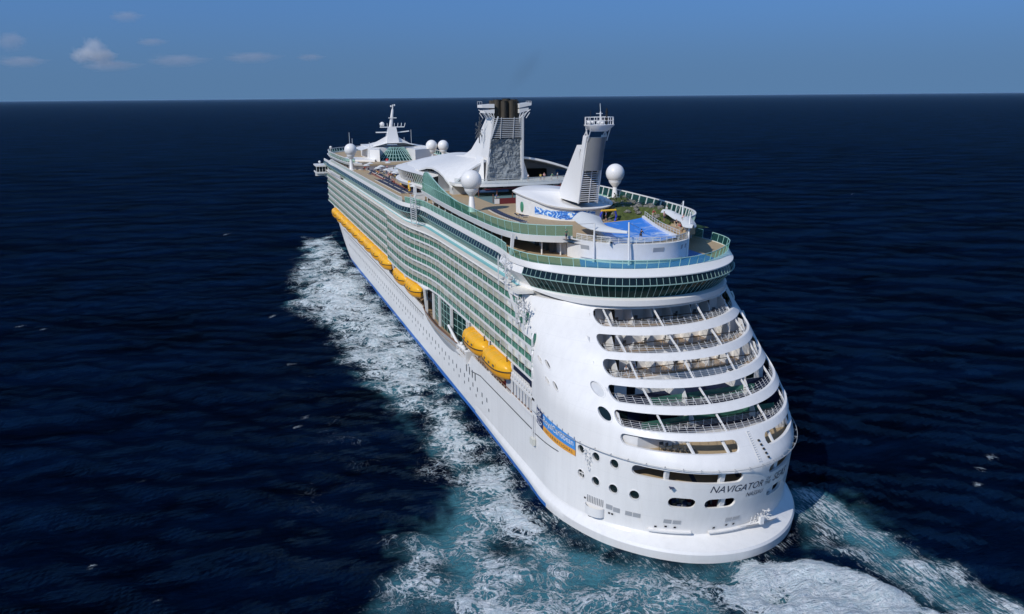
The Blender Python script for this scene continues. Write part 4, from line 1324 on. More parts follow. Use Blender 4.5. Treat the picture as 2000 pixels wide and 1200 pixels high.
flow_wall = smooth_line([(-10.6, 38.4), (-9.9, 35.4), (-8.6, 32.8), (-6.2, 30.1), (-3.2, 28.4), (0, 27.7), (3, 27.9), (5.8, 29.2), (7.8, 31.4), (8.8, 34), (9.2, 37)], 5)
stb_edge = smooth_line([(9.2, 37), (11.5, 37.6), (14.2, 40.5), (16.4, 46), (17.6, 56), (18.4, 75), (18.2, 92), (17.4, 113)], 6)
D13 = 39.75
mb = MB(); mb.prism(port_edge + flow_wall[1:] + stb_edge[1:], 39.2, D13); mb.build("sports_deck", M['tan'], ship)
pe = with_normals(port_edge, (0, 70)); se = with_normals(stb_edge, (0, 70)); fw = with_normals(flow_wall, (0, 40))
for edge in (pe, se):
    mb = MB()
    mb.grid([[off(p, -.1, 39.1), off(p, .25, 39.15), off(p, .55, 40.25), off(p, .35, 40.3), off(p, .2, D13 + .01)] for p in edge], flip=edge is se)
    mb.build("deck_edge_band", M['white'], ship, smooth=30)
def fence_h(y_):
    return interp(y_, [34, 42, 74, 80, 88, 95, 100.5, 105, 108.5, 110.5, 113], [1.75, 1.8, 1.9, 2.3, 3.3, 4.5, 5.4, 5.0, 3.2, 0.6, 0.3])
gl = MB(); po = MB()
gl.cur = 0
for i in range(len(pe) - 1):
    a, b = pe[i], pe[i + 1]
    ha, hb_ = fence_h(a[1]), fence_h(b[1])
    a0, b0 = off(a, .45, 40.25), off(b, .45, 40.25)
    a1_, b1_ = off(a, .45 + .12 * ha, 40.25 + ha), off(b, .45 + .12 * hb_, 40.25 + hb_)
    gl.cur = 0 if a[1] > 66 else 1
    gl.add([a0, b0, b1_, a1_], [(0, 1, 2, 3)])
    if i % 2 == 0 or ha > 2.3: po.bar(a0, a1_, .07)
    po.bar(a1_, b1_, .16 if ha > 2 else .1)
    for t in ((.33, .66) if ha > 2.3 else ()):
        po.bar(Vector(a0).lerp(Vector(b0), t), Vector(a1_).lerp(Vector(b1_), t), .05)
    if ha > 2.2: po.bar(Vector(a0).lerp(Vector(a1_), 2.2 / ha), Vector(b0).lerp(Vector(b1_), 2.2 / max(2.2, hb_)), .08)
o = gl.build("sports_windbreak", [M['rglass'], M['wglass']], ship); po.build("posts", M['aqua'], o)
sl_ = se[4:]
windbreak(sl_, 40.25, 1.9, .45, "sports_windbreak", post=M['white'], gm=M['wglass'], pw=.2)
# columns and bulkheads under the overhang
mb = MB()
mb.prism([(-12.6, 104), (-12.0, 60), (-11.2, 44), (-10.4, 39.6), (9.5, 37.4), (12, 50), (12.4, 104)], 36.7, 39.2)
mb.build("sports_deck_house", M['white2'], ship)
mb = MB()
for y_ in (42, 44.3, 46, 49, 54, 58, 63, 70, 76, 84, 90): mb.box(-12.62 + (0.6 if y_ < 60 else 0) , -11.3, y_, y_ + .9, 36.75, 38.8)
mb.build_each("door", M['dgrey'], ship)
for y_, x_ in ((39.6, -11.3), (41.3, -14.0), (42.6, -11.6)) + tuple((46 + 5.6 * k, -17.6) for k in range(12)):
    mb = MB(); mb.tube([(x_, y_, 36.7), (x_, y_, 39.2)], .14, 8); mb.build("column", M['white'], ship)
    if x_ < -17:
        pass
for k in range(12):
    mb = MB(); mb.tube([(17.4, 46 + 5.6 * k, 36.7), (17.4, 46 + 5.6 * k, 39.2)], .14, 8); mb.build("column", M['white'], ship)
# wave-rider pool: tall curved white wall, blue sloping bed, foam
mb = MB()
mb.grid([[off(p, 0, 36.7), off(p, .05, 38.6), off(p, .25, 39.85), off(p, 0, 39.9), off(p, -.12, 39.6)] for p in fw])
mb.build("surf_pool_wall", M['white2'], ship, smooth=40)
for t0 in (6, 24, 33):
    a, b = fw[t0], fw[t0 + 3]
    mb = MB(); mb.grid([[off(a, .08, 38.5), off(a, .2, 39.2)], [off(b, .08, 38.5), off(b, .2, 39.2)]]); mb.build("vent_grille", M['grey'], ship)
mb = MB()
mb.bar(off(fw[10], .1, 36.95), off(fw[28], .1, 36.95), .02)
for i in range(6, 34): mb.bar(off(fw[i], .12, 37.15), off(fw[i + 1], .12, 37.15), .06)
mb.build("pipe_line", M['grey'], ship)
windbreak([(p[0] - p[2] * .1, p[1] - p[3] * .1, p[2], p[3]) for p in fw[4:-3:2]], 39.85, 1.0, .0, "surf_pool_railing", post=M['white'], gm=M['cglass'], bars=4, pw=.06)
m, n, l, b = newmat("surf pool bed")
tc = n.new("ShaderNodeTexCoord"); nz = n.new("ShaderNodeTexNoise"); nz.inputs['Scale'].default_value = .38; nz.inputs['Detail'].default_value = 6; nz.inputs['Distortion'].default_value = 1.2
rp = n.new("ShaderNodeValToRGB")
rp.color_ramp.elements[0].position = .50; rp.color_ramp.elements[0].color = (.035, .22, .74, 1)
rp.color_ramp.elements[1].position = .76; rp.color_ramp.elements[1].color = (.66, .76, .84, 1)
sp = n.new("ShaderNodeSeparateXYZ"); mrr = n.new("ShaderNodeMapRange"); mrr.inputs[1].default_value = 50; mrr.inputs[2].default_value = 31; mrr.inputs[3].default_value = -.16; mrr.inputs[4].default_value = .12
ad = n.new("ShaderNodeMath")
l.new(tc.outputs['Object'], nz.inputs['Vector']); l.new(tc.outputs['Object'], sp.inputs[0]); l.new(sp.outputs[1], mrr.inputs[0])
l.new(nz.outputs[0], ad.inputs[0]); l.new(mrr.outputs[0], ad.inputs[1]); l.new(ad.outputs[0], rp.inputs[0]); l.new(rp.outputs[0], b.inputs['Base Color'])
b.inputs['Roughness'].default_value = .25
M['surf'] = m
mb = MB()
def bed(u, v):                                       # u across, v from the high end to the stern
    a = np.array((lerp(-2.5, 8.3, u), lerp(46.0, 48.2, u))); c = np.array((lerp(-6.6, 4.6, u), 28.9 + 1.6 * abs(u - .5)))
    q_ = a * (1 - v) + c * v
    return (float(q_[0]), float(q_[1]), 39.95 + .5 * (1 - v) ** 2 + .5 * max(0, u - .75) * 2 - .2 * math.sin(v * 3.14))
mb.grid([[bed(u, v) for v in np.linspace(0, 1, 16)] for u in np.linspace(0, 1, 12)], flip=True)
mb.build("surf_pool_bed", M['surf'], ship, smooth=60)
mb = MB()
for a_ in ((0, 1), (1, 1)):
    u = a_[0]
    mb.grid([[bed(u, v), (bed(u, v)[0], bed(u, v)[1], bed(u, v)[2] + .35), (bed(u, v)[0] + (.5 if u else -.5), bed(u, v)[1], bed(u, v)[2] + .35), (bed(u, v)[0] + (.5 if u else -.5), bed(u, v)[1], 39.7)] for v in np.linspace(0, 1, 10)])
mb.build_each("surf_pool_coaming", M['white2'], ship)
mb = MB()
for k in range(14):
    q_ = bed(1, k / 13); mb.bar((q_[0] + .6, q_[1], 39.8), (q_[0] + .6, q_[1], q_[2] + 1.1), .07)
    if k: mb.bar((pq[0] + .6, pq[1], pq[2] + 1.1), (q_[0] + .6, q_[1], q_[2] + 1.1), .07); mb.bar((pq[0] + .6, pq[1], pq[2] + .7), (q_[0] + .6, q_[1], q_[2] + .7), .05)
    pq = q_
mb.build("queue_railing", M['lgrey'], ship)
mb = MB()                                            # bleacher steps at the starboard end
for k in range(5): mb.box(6.2 + k * .9, 7.1 + k * .9, 31.5 + k * .6, 37 + k * .6, 39.7, 40.0 + .3 * k)
mb.build("spectator_steps", M['tan'], ship)
# tall canopy masts
def sail(name, label, rows, masts, stays):
    t = thing(name, label, "sail canopy", (masts[0][0], masts[0][1], 36.7))
    mb = MB(); mb.grid(rows); n_ = len(mb.v)
    mb.add([(a, b_, c - .07) for a, b_, c in mb.v[:n_]], [tuple(reversed(f)) for f in mb.f])
    mb.build("sailcloth", M['cloth'], t, smooth=60)
    for (x_, y_, z0, z1, dx, dy) in masts:
        m2 = MB(); m2.tube([(x_, y_, z0), (x_ + dx, y_ + dy, z1)], .2, 10, .12); m2.build("mast", M['white'], t, smooth=50)
    for a, b_ in stays:
        m2 = MB(); m2.tube([a, b_], .035, 4); m2.build("stay", M['grey'], t)
    return t
rows = []
ea = smooth_line([(-7.4, 43.9), (-8.3, 39.5), (-8.9, 35.6), (-8.6, 32.0), (-6.9, 29.4), (-4.9, 28.4)], 3)
eb = smooth_line([(-3.0, 46.4), (-1.9, 44.6), (-3.6, 40.0), (-4.9, 35.6), (-5.0, 31.6), (-4.7, 28.5)], 3)
for k_, (a, c) in enumerate(zip(ea, eb)):
    v = k_ / (len(ea) - 1)
    rows.append([(lerp(a[0], c[0], u), lerp(a[1], c[1], u), 41.7 + .9 * math.sin(u * math.pi) * (1 - v * .7) + .3 * (1 - v)) for u in np.linspace(0, 1, 8)])
sail("sail_canopy", "white triangular sail canopy over the near corner of the surf pool", rows,
     [(-8.7, 32.2, 36.7, 42.9, .1, .1), (-4.6, 28.0, 36.7, 43.4, -.1, .2)], [((-8.6, 32.3, 42.9), (-10, 36, 42.3)), ((-4.7, 28.2, 43.3), (-2, 30, 42.1))])
rows = []
ea = smooth_line([(11.0, 46.2), (10.3, 42.2), (9.2, 37.8), (7.8, 33.8), (6.6, 31.0), (6.4, 28.0)], 3)
eb = smooth_line([(12.2, 46.6), (12.9, 44.0), (12.5, 40.0), (11.3, 36.0), (9.2, 31.2), (6.7, 27.9)], 3)
for k_, (a, c) in enumerate(zip(ea, eb)):
    rows.append([(lerp(a[0], c[0], u), lerp(a[1], c[1], u), 41.8 + .5 * math.sin(u * math.pi) + .15 * math.sin(k_ * .9)) for u in np.linspace(0, 1, 6)])
sail("sail_canopy", "long narrow white sail canopy curving along the far rail beyond the surf pool", rows,
     [(6.9, 30.0, 36.7, 44.0, .7, .6), (12.9, 42.0, 39.7, 44.2, .3, .2)], [((7.5, 30.6, 43.9), (6.9, 28.4, 41.8)), ((13.1, 42.2, 44.1), (10.6, 41, 41.9)), ((7.5, 30.6, 43.9), (9, 36, 41.9))])
# mini golf garden: turf mounds and rocks
g = thing("rock_garden", "mini golf garden of grass mounds and grey rocks on the sports deck", "garden", (11, 58, D13))
M['turf'] = plain('turf', (0.075, 0.10, 0.025), 0.95, var=.5, scale=1.6, bump=.6)
M['rock'] = plain('rock', (0.20, 0.195, 0.17), 0.9, var=.3, scale=1.2, bump=.7)
mb = MB(); gp = []
def garden_h(x_, y_):
    d = float(sdist(np.array([x_]), np.array([y_]), garden)[0])
    return D13 - .4 + min(1, max(0, d / 2.2)) * (.9 + 2.2 * float(fbm(np.array([x_ / 4.5]), np.array([y_ / 4.5]), 3)[0]))
garden = [(3.5, 52), (9.6, 51.5), (11.5, 44), (13.4, 41.8), (15.6, 47), (17, 58), (17.4, 70), (11, 72), (6.5, 66), (4.5, 60)]
for i in range(31):
    row = []
    for j in range(41):
        x_ = lerp(2, 18, i / 30); y_ = lerp(41, 73, j / 40)
        d = float(sdist(np.array([x_]), np.array([y_]), garden)[0])
        h = min(1, max(0, d / 2.2))
        row.append((x_, y_, D13 - .4 + h * (.9 + 2.2 * float(fbm(np.array([x_ / 4.5]), np.array([y_ / 4.5]), 3)[0]))))
    gp.append(row)
mb.grid(gp, flip=True); mb.build("turf", M['turf'], g, smooth=60)
mb = MB(); k = 0
while k < 90:
    x_, y_ = random.uniform(3, 17), random.uniform(42, 72)
    d = float(sdist(np.array([x_]), np.array([y_]), garden)[0])
    if d < .3: continue
    k += 1
    r_ = random.uniform(.2, .55); zc = garden_h(x_, y_) + .12 * r_
    P = []
    for i in range(9):
        row = []
        for j in range(7):
            th = 2 * math.pi * i / 9; ph = math.pi * j / 6
            rr = r_ * (.75 + .5 * random.random())
            row.append((x_ + rr * 1.3 * math.sin(ph) * math.cos(th), y_ + rr * math.sin(ph) * math.sin(th), zc - rr * .7 * math.cos(ph)))
        P.append(row)
    mb.grid(P, close=True)
mb.build_each("rock", M['rock'], g)
mb = MB()
for k in range(520):
    x_, y_ = random.uniform(4, 17), random.choice((random.uniform(63, 72), random.uniform(44, 72)))
    if float(sdist(np.array([x_]), np.array([y_]), garden)[0]) < .5: continue
    c_ = Vector((x_, y_, garden_h(x_, y_) + random.random() * .8)); s_ = random.uniform(.15, .4)
    a = Vector((random.gauss(0, 1), random.gauss(0, 1), random.gauss(0, .6))).normalized() * s_; bq = Vector((random.gauss(0, 1), random.gauss(0, 1), random.gauss(0, .6))).normalized() * s_
    mb.add([c_ - a, c_ - bq * .5, c_ + a, c_ + bq * .5], [(0, 1, 2, 3)])
tag(mb.build("shrubs", plain('shrub', (0.03, 0.05, 0.012), .9, var=.4), g), kind="stuff")
t = thing("play_arch", "small blue arch with a yellow beam at the edge of the rock garden", "arch", (3.4, 53, D13))
mb = MB()
for sx_ in (-1.3, 1.3): mb.tube([(3.4 + sx_ * (1 + .25 * math.sin(k * math.pi / 5)), 52, D13 + 1.9 * k / 5) for k in range(6)], .2, 8)
mb.build_each("leg", plain('play blue', (.03, .05, .42), .5), t, smooth=50)
mb = MB(); mb.tube([(1.9, 52, D13 + 2.05), (4.9, 52, D13 + 2.05)], .2, 8); mb.build("beam", M['yellow'], t, smooth=50)

# ---- after house with tilted disc roof, mural, raked mast
blk = smooth_line([(-8.3, 70.2), (-7.9, 66.5), (-7.1, 62.6), (-5.9, 58.5), (-3.5, 55.4), (-0.9, 54.0), (2.2, 54.2), (4.4, 56.5), (5, 64), (3, 70), (-4, 73), (-8.3, 70.2)], 4)[:-1]
def ztop(x_, y_): return 41.95 + (y_ - 53.5) * .107
mb = MB()
n_ = len(blk)
mb.add([(x_, y_, D13) for x_, y_ in blk] + [(x_, y_, ztop(x_, y_)) for x_, y_ in blk], [(i, (i + 1) % n_, n_ + (i + 1) % n_, n_ + i) for i in range(n_)] + [tuple(range(n_, 2 * n_))])
house = mb.build("after_house", M['white2'], ship)
mb = MB(); mb.tube([(-8.22, 67.3, 41.2), (-7.9, 67.3, 41.2)], 1.0, 20); o = mb.build("oval_sign", M['green'], house)
o.scale = (1, .62, 1); o.location.y = 67.3 * (1 - .62)
# wave mural on the curved wall
m, n, l, b = newmat("mural paint")
tc = n.new("ShaderNodeTexCoord"); mp = n.new("ShaderNodeMapping"); mp.inputs['Scale'].default_value = (1, 1, 1.6)
nz = n.new("ShaderNodeTexNoise"); nz.inputs['Scale'].default_value = .55; nz.inputs['Detail'].default_value = 3; nz.inputs['Distortion'].default_value = 1.5
rp = n.new("ShaderNodeValToRGB"); rp.color_ramp.interpolation = 'CONSTANT'
cols = [(0, (.78, .80, .82)), (.40, (.55, .72, .86)), (.46, (.05, .22, .65)), (.56, (.02, .10, .40)), (.61, (.45, .65, .85)), (.66, (.75, .5, .2)), (.70, (.8, .8, .8))]
while len(rp.color_ramp.elements) < len(cols): rp.color_ramp.elements.new(.5)
for e, (p_, c_) in zip(rp.color_ramp.elements, cols): e.position = p_; e.color = (*c_, 1)
l.new(tc.outputs['Object'], mp.inputs[0]); l.new(mp.outputs[0], nz.inputs['Vector']); l.new(nz.outputs[0], rp.inputs[0]); l.new(rp.outputs[0], b.inputs['Base Color'])
ml = with_normals(smooth_line([(-7.1, 62.6), (-5.9, 58.5), (-3.5, 55.4), (-0.9, 54.0), (1.6, 53.9)], 5), (0, 64))
mb = MB()
mb.grid([[off(p, .07, D13 + .5 + .25 * math.sin(i * .5)), off(p, .07, D13 + 1.9 + .15 * math.sin(i * .4 + 2))] for i, p in enumerate(ml)])
mb.build("wave_mural", m, house)
mb = MB(); mb.box(-2.3, -1.0, 53.6, 54.6, D13, D13 + 1.2); mb.build("bar_counter", M['brown'], ship)
roof = smooth_line([(-8.7, 70.8), (-8.2, 66.5), (-7.4, 62.6), (-6.3, 58), (-3.7, 54.7), (-0.8, 53.3), (2.6, 53.4), (5.6, 55.4), (6.9, 59), (6.6, 64), (4, 70), (0, 73.8), (-5, 74.2), (-8.7, 70.8)], 5)[:-1]
cx_, cy_ = -1.4, 62
def rz(x_, y_): return 42.2 + (y_ - 53.5) * .107
mb = MB(); n_ = len(roof); rings = []
for s_, dz in ((1.0, -.3), (1.02, 0), (.98, .1), (.7, .22), (.35, .3), (.02, .34)):
    rings.append([(cx_ + (x_ - cx_) * s_, cy_ + (y_ - cy_) * s_, rz(x_, y_) + dz) for x_, y_ in roof])
mb.grid([[r[i] for r in rings] for i in range(n_)], close=True)
mb.add([(cx_ + (x_ - cx_) * 1.0, cy_ + (y_ - cy_) * 1.0, rz(x_, y_) - .35) for x_, y_ in roof], [tuple(range(n_))])
mb.build("disc_roof", M['white'], ship, smooth=30)
mb = MB()
for k in range(22):
    rx_, ry_ = random.uniform(2.8, 5.6), random.uniform(55, 59); mb.sphere((rx_, ry_, rz(rx_, ry_) + .3), .2, 7, 5)
mb.build_each("roof_lamp", M['white2'], ship)
# raked mast: white fins, louvred face, grey half-round cowl, crow's nest
x0, x1 = -1.95, 1.75
fin = [(64.0, 43.2), (54.4, 53.7), (53.6, 52.6), (53.3, 51.0), (51.7, 55.5), (50.3, 55.5), (52.3, 49.1), (53.6, 43.2)]
mb = MB(); mb.profile_x(fin, x0 - .1, x0 + .25); mb.profile_x(fin, x1 - .25, x1 + .1)
mb.profile_x([(64.0, 43.2), (54.4, 53.7), (53.8, 52.9), (62.6, 43.2)], x0, x1)
mb.build("mast_fin", M['white'], ship)
mb = MB(); mb.profile_x([(61.5, 43.1), (54.2, 51.5), (52.2, 54), (54.4, 43.1)], x0 + .3, x1 - .3); mb.build("mast_core", M['black'], ship)
mb = MB()
for k in range(15):
    z = 43.5 + k * .4; y_ = 53.7 - (z - 43.2) * .22
    mb.box(x0 + .2, x1 - .2, y_ - .35, y_ + .3, z, z + .12)
mb.bar((x0 + 1.9, 53.4, 43.2), (x0 + 1.9, 52.0, 49.4), .12)
mb.bar((x0 - .05, 53.6, 43.1), (x0 + .3, 50.4, 55.6), .2); mb.bar((x1 + .05, 53.6, 43.1), (x1 - .1, 50.4, 55.6), .2)
mb.build("louvre", M['white'], ship)
mb = MB()
rows = []
for z in np.linspace(49.3, 55.2, 6):
    yb = 53.5 - (z - 43.2) * .27
    rows.append([((x0 + x1) / 2 + (x1 - x0) / 2 * .93 * math.cos(a), yb - 1.5 * math.sin(a) * .9, z) for a in np.linspace(0, math.pi, 14)])
mb.grid(rows); mb.add(rows[-1], [tuple(range(14))])
mb.build("exhaust_cowl", plain('grey cowl', (.20, .205, .21), .35), ship, smooth=60)
mb = MB()
for xx in (x0, x1):
    mb.bar((xx, 51.6, 55.3), (xx, 49.6, 57.2), .15); mb.bar((xx, 50.2, 55.3), (xx, 50.8, 57.0), .15); mb.bar((xx, 50.0, 54.6), (xx, 48.4, 57.1), .12)
mb.build("nest_struts", M['white'], ship)
mb = MB()
mc = ((x0 + x1) / 2 + .05, 49.4)
P = []
for i in range(24):
    a = 2 * math.pi * i / 24
    P.append([(mc[0] + r_ * 2.75 * math.cos(a), mc[1] + r_ * 2.2 * math.sin(a), z) for r_, z in ((.02, 56.2), (.55, 56.25), (1.0, 57.25), (1.02, 57.4), (.0, 57.38))])
mb.grid(P, close=True)
nest = mb.build("crows_nest", M['white'], ship, smooth=30)
mb = MB()
for i in range(12):
    a = 2 * math.pi * i / 12; b_ = 2 * math.pi * (i + 1) / 12
    p_ = (mc[0] + 2.6 * math.cos(a), mc[1] + 2.05 * math.sin(a)); q_ = (mc[0] + 2.6 * math.cos(b_), mc[1] + 2.05 * math.sin(b_))
    mb.bar((*p_, 57.4), (*p_, 58.7), .09)
    for z in (58.7, 58.1): mb.bar((*p_, z), (*q_, z), .07)
mb.build("nest_railing", M['white'], nest)
mb = MB()
for k in range(9): mb.sphere((mc[0] + random.uniform(-2, 2), mc[1] + random.uniform(-1.4, 1.4), 57.8), .28, 8, 6)
mb.tube([(mc[0] + .2, mc[1], 57.4), (mc[0] + .2, mc[1], 59.6)], .14, 6); mb.tube([(mc[0] + .2, mc[1], 59.6), (mc[0] + .1, mc[1], 61.0)], .05, 5)
mb.bar((mc[0] - .6, mc[1], 59.3), (mc[0] + .6, mc[1], 59.3), .12)
mb.cur = 1
mb.tube([(mc[0] + 1.4, mc[1], 57.4), (mc[0] + 1.4, mc[1], 60.2)], .13, 6)
for z in (58.2, 58.8, 59.4): mb.tube([(mc[0] + 1.4, mc[1], z), (mc[0] + 1.4, mc[1], z + .35)], .24, 8)
mb.tube([(mc[0] - 2, mc[1] - .6, 57.4), (mc[0] - 2, mc[1] - .6, 59.8)], .04, 4)
mb.build("antennas", [M['white'], M['black']], nest)
# radomes on flared pedestals
def radome(x_, y_, zb, zc, r, pr=.75, parent=None):
    mb = MB()
    mb.lathe([(pr * 1.5, zb), (pr * .95, zb + .6), (pr * .62, lerp(zb, zc, .5)), (pr * .6, zc - r * 1.5), (r * .62, zc - r * 1.02), (r * .66, zc - r * .9), (r * .66, zc - r * .8), (.02, zc - r * .8)], (x_, y_, 0), 20)
    o = mb.build("radome_pedestal", M['white'], ship, smooth=40)
    mb = MB(); mb.sphere((x_, y_, zc), r, 32, 20); mb.tube([(x_, y_, zc - r * .82), (x_, y_, zc - r * .76)], r * .69, 28)
    mb.build("radome", M['white'], o, smooth=50)
radome(-16.2, 74.8, 39.6, 46.0, 2.12)
radome(17.2, 77.4, 39.6, 46.0, 2.02)
# ------------------------------------------------------------------ funnel, solarium roof, pool deck, forward house
fx0, fx1 = -3.9, 5.0
M['climb'] = plain('climbing wall rock', (0.22, 0.245, 0.26), .9, var=.35, scale=.9, bump=.8)
mb = MB(); P = []
for i in range(46):
    u = i / 45; row = []
    for j in range(52):
        v = j / 51
        x_ = lerp(lerp(fx0, fx0 + 1.0, v), lerp(fx1, fx1 - .1, v), u); z = lerp(43.0, 52.6, v)
        r_ = float(fbm(np.array([x_ * .55]), np.array([z * .55]), 12)[0]); r2_ = float(fbm(np.array([x_ * 1.5]), np.array([z * 1.5]), 40)[0])
        row.append((x_, 104.0 - .4 * v - 2.2 * max(0, r_ - .42) - 1.2 * abs(r2_ - .5), z))
    P.append(row)
mb.grid(P); mb.build("climbing_wall", M['climb'], ship, smooth=25)
mb = MB(); mb.profile_x([(104.4, 42), (103.9, 52.6), (112, 52.4), (118, 48), (118, 42)], fx0 + 1.9, fx1 - .5); mb.profile_x([(104.4, 52.6), (104.2, 57.2), (107, 57.2), (111, 53), (110, 52.6)], fx0 + 2.2, fx1 - .5); mb.build("funnel_core", M['dgrey'], ship)
prof = [(103.8, 40), (102.9, 57.6), (107.6, 57.7), (110.5, 55.2), (113.5, 52.2), (118, 49.4), (124, 47.6), (132, 47.0), (132, 44), (118, 42)]
for xx, s_ in ((fx0, 1), (fx1, -1)):
    mb = MB()
    vs = []
    for d in (-.22, .22):
        vs += [(xx + s_ * .16 * (z - 43) * (.75 if s_ > 0 else .06) + d, y_, z) for y_, z in prof]
    n_ = len(prof)
    mb.add(vs, [tuple(range(n_)), tuple(reversed(range(n_, 2 * n_)))] + [(i, n_ + i, n_ + (i + 1) % n_, (i + 1) % n_) for i in range(n_)])
    mb.build("funnel_side", M['white'], ship)
mb = MB()
for k in range(11):
    z = 52.9 + k * .43; xa = lerp(-2.9, -2.1, k / 10); 
    mb.box(xa, fx1 - .1, 102.9 - k * .02, 103.3 - k * .02, z, z + .15)
for xx in (-.6, 2.6): mb.bar((xx, 102.8, 52.6), (xx + .3, 102.6, 57.6), .12)
mb.bar((-2.9, 102.9, 52.6), (-1.2, 102.4, 57.8), .3); mb.bar((fx1, 102.9, 43), (fx1, 102.4, 57.8), .4)
mb.build("louvre", M['lgrey'], ship)
mb = MB()
for (xx, yy, r_, zt) in ((-.9, 104.2, .95, 61.6), (.6, 103.6, .8, 61.3), (1.5, 104.6, .9, 61.8), (2.6, 103.6, .75, 61.4), (3.6, 104.6, .85, 61.6), (.3, 106, .8, 61.5), (2.4, 106.2, .8, 61.7), (-1.6, 105.4, .8, 61.4), (4.4, 105.6, .7, 61.2)):
    mb.tube([(xx, yy, 56.8), (xx, yy, zt)], r_, 12)
    mb.tube([(xx, yy, zt), (xx, yy, zt + .04)], r_ * 1.06, 12)
M['soot'] = plain('sooty exhaust pipe', (0.06, 0.05, 0.036), .75, var=.75, scale=.9, stretch=(2.2, 2.2, .25))
mb.build("exhaust_pipes", M['soot'], ship, smooth=50)
for s_, xa, xb, zt in ((-1, -2.0, -5.0, 60.4), (1, 4.2, 7.3, 60.9)):      # winglets
    mb = MB()
    for z0, k in ((58.5, .78), (59.7, 1.0)):
        xe = lerp(xa, xb, k)
        a = 1.0 if s_ < 0 else .25
        vs = [(xa, 102.6, z0), (xe, 102.8, z0 + (.1 if s_ < 0 else .55)), (xe, 106.5, z0 + (.1 if s_ < 0 else .55)), (xa, 107, z0),
              (xa, 102.6, z0 + .95), (xe, 102.8, z0 + .75 + (.0 if s_ < 0 else .45)), (xe, 106.5, z0 + .75 + (.0 if s_ < 0 else .45)), (xa, 107, z0 + .95)]
        mb.add(vs, [(3, 2, 1, 0), (4, 5, 6, 7), (0, 1, 5, 4), (1, 2, 6, 5), (2, 3, 7, 6), (3, 0, 4, 7)])
    mb.build("funnel_wing", M['white'], ship)
    mb = MB()
    for yy in (102.7, 106.5):
        for k in range(4):
            mb.bar((lerp(xa, xb, k / 4 + .1), yy, 58.6), (lerp(xa, xb, max(0, k / 4 - .2)), yy, 57.3), .14)
        mb.bar((xb * .9 + xa * .1, yy, 59.3), (xa, yy, 57.3), .16)
    for yy in (102.8, 104.6, 106.4): mb.bar((xb, yy, 60.4), (xb, yy, 61.2), .05)
    mb.bar((xb, 102.8, 61.2), (xb, 106.4, 61.2), .05)
    mb.build("wing_struts", M['white'], ship)
    mb = MB()                                        # aerial cluster on each flank
    xa2 = -4.5 if s_ < 0 else 6.3
    for k in range(18):
        z = 52 + random.random() * 4.5; y_ = 106 + random.random() * 4
        mb.bar((xa2 + random.uniform(-.7, .7), y_, z), (xa2 + random.uniform(-.7, .7), y_ + random.uniform(-1, 1), z + random.uniform(.4, 1.6)), .13)
    mb.bar((xa2, 107, 51.5), (xa2, 107, 56.6), .2); mb.bar((xa2 - 1, 107, 54.6), (xa2 + 1, 107, 54.6), .14)
    mb.build("aerials", M['dgrey'], ship)
# solarium roof: white shell
def ped(y_): return interp(y_, [104, 107, 110, 114, 121, 127, 134, 143, 153, 163, 170], [41.2, 42.8, 43.8, 44.6, 45.0, 44.6, 43.6, 42.7, 42.5, 42.6, 42.4])
def pex(y_): return interp(y_, [104, 108, 113, 121, 140, 153, 165, 170], [-12.3, -12.9, -13.0, -13.0, -13.2, -13.3, -12.0, -10.5])
def roof_pt(u, y_, under=0.0):
    zc = interp(y_, [104, 120, 146, 160, 170], [48.5, 47.6, 46.9, 45.3, 43.4])
    if u < .5:
        t = u * 2
        x_ = lerp(pex(y_), 1, t); z = lerp(ped(y_), zc, math.sin(t * math.pi / 2) ** .8)
    else:
        t = (u - .5) * 2
        xe = interp(y_, [104, 112, 130, 160, 170], [21.5, 21.0, 18.5, 15, 12]); ze = interp(y_, [104, 112, 130, 170], [43.6, 44.2, 43.4, 42.4])
        x_ = lerp(1, xe, t); z = lerp(zc, ze, 1 - math.cos(t * math.pi / 2) ** .9 if t < 1 else 1)
    return (x_, y_, z - under)
us = np.linspace(0, 1, 41); ysr = np.concatenate([np.linspace(104.5, 128, 22), np.linspace(130, 170, 18)])
mb = MB()
G1 = [[roof_pt(u, y_) for y_ in ysr] for u in us]; G2 = [[roof_pt(u, y_, .45) for y_ in ysr] for u in us]
mb.grid(G1); mb.grid(G2, flip=True)
for e1, e2 in ((G1[0], G2[0]), (G1[-1], G2[-1])): mb.grid([e1, e2])
mb.grid([[g_[0] for g_ in G1], [g_[0] for g_ in G2]]); mb.grid([[g_[-1] for g_ in G1], [g_[-1] for g_ in G2]])
mb.build("solarium_roof", M['white2'], ship, smooth=40)
mb = MB()                                            # set-back curved wall below the aft arch
P = []
for u in np.linspace(0.02, .98, 30):
    a = roof_pt(u, 117, .5)
    P.append([(a[0], 117 + 3 * math.sin(u * math.pi), D13), (a[0], 117 + 2 * math.sin(u * math.pi), a[2])])
mb.grid(P, flip=True); o = mb.build("solarium_wall", M['lgrey'], ship, smooth=60)
mb = MB(); mb.box(-9.3, -7.6, 116.6, 118.3, D13, 43.2); mb.box(9.6, 16.5, 116, 118.5, 41.6, 44.0); mb.box(-6.8, -6.2, 116.6, 118.3, D13, 43.2)
mb.build_each("opening", M['dark'], o)
mb = MB()                                            # white buttresses either side of the funnel foot
for xx, s_ in ((fx0 - .6, -1), (fx1 + .4, 1)):
    mb.add([(xx, 103.8, 42), (xx + s_ * 2.6, 106, 42), (xx + s_ * 1.4, 106, 46), (xx, 103.9, 48.4), (xx, 109, 42), (xx + s_ * 2.6, 109, 42), (xx + s_ * 1.4, 109, 46), (xx, 109, 48.4)], [(0, 1, 2, 3), (4, 7, 6, 5), (1, 5, 6, 2), (2, 6, 7, 3)])
mb.build_each("buttress", M['white'], ship)
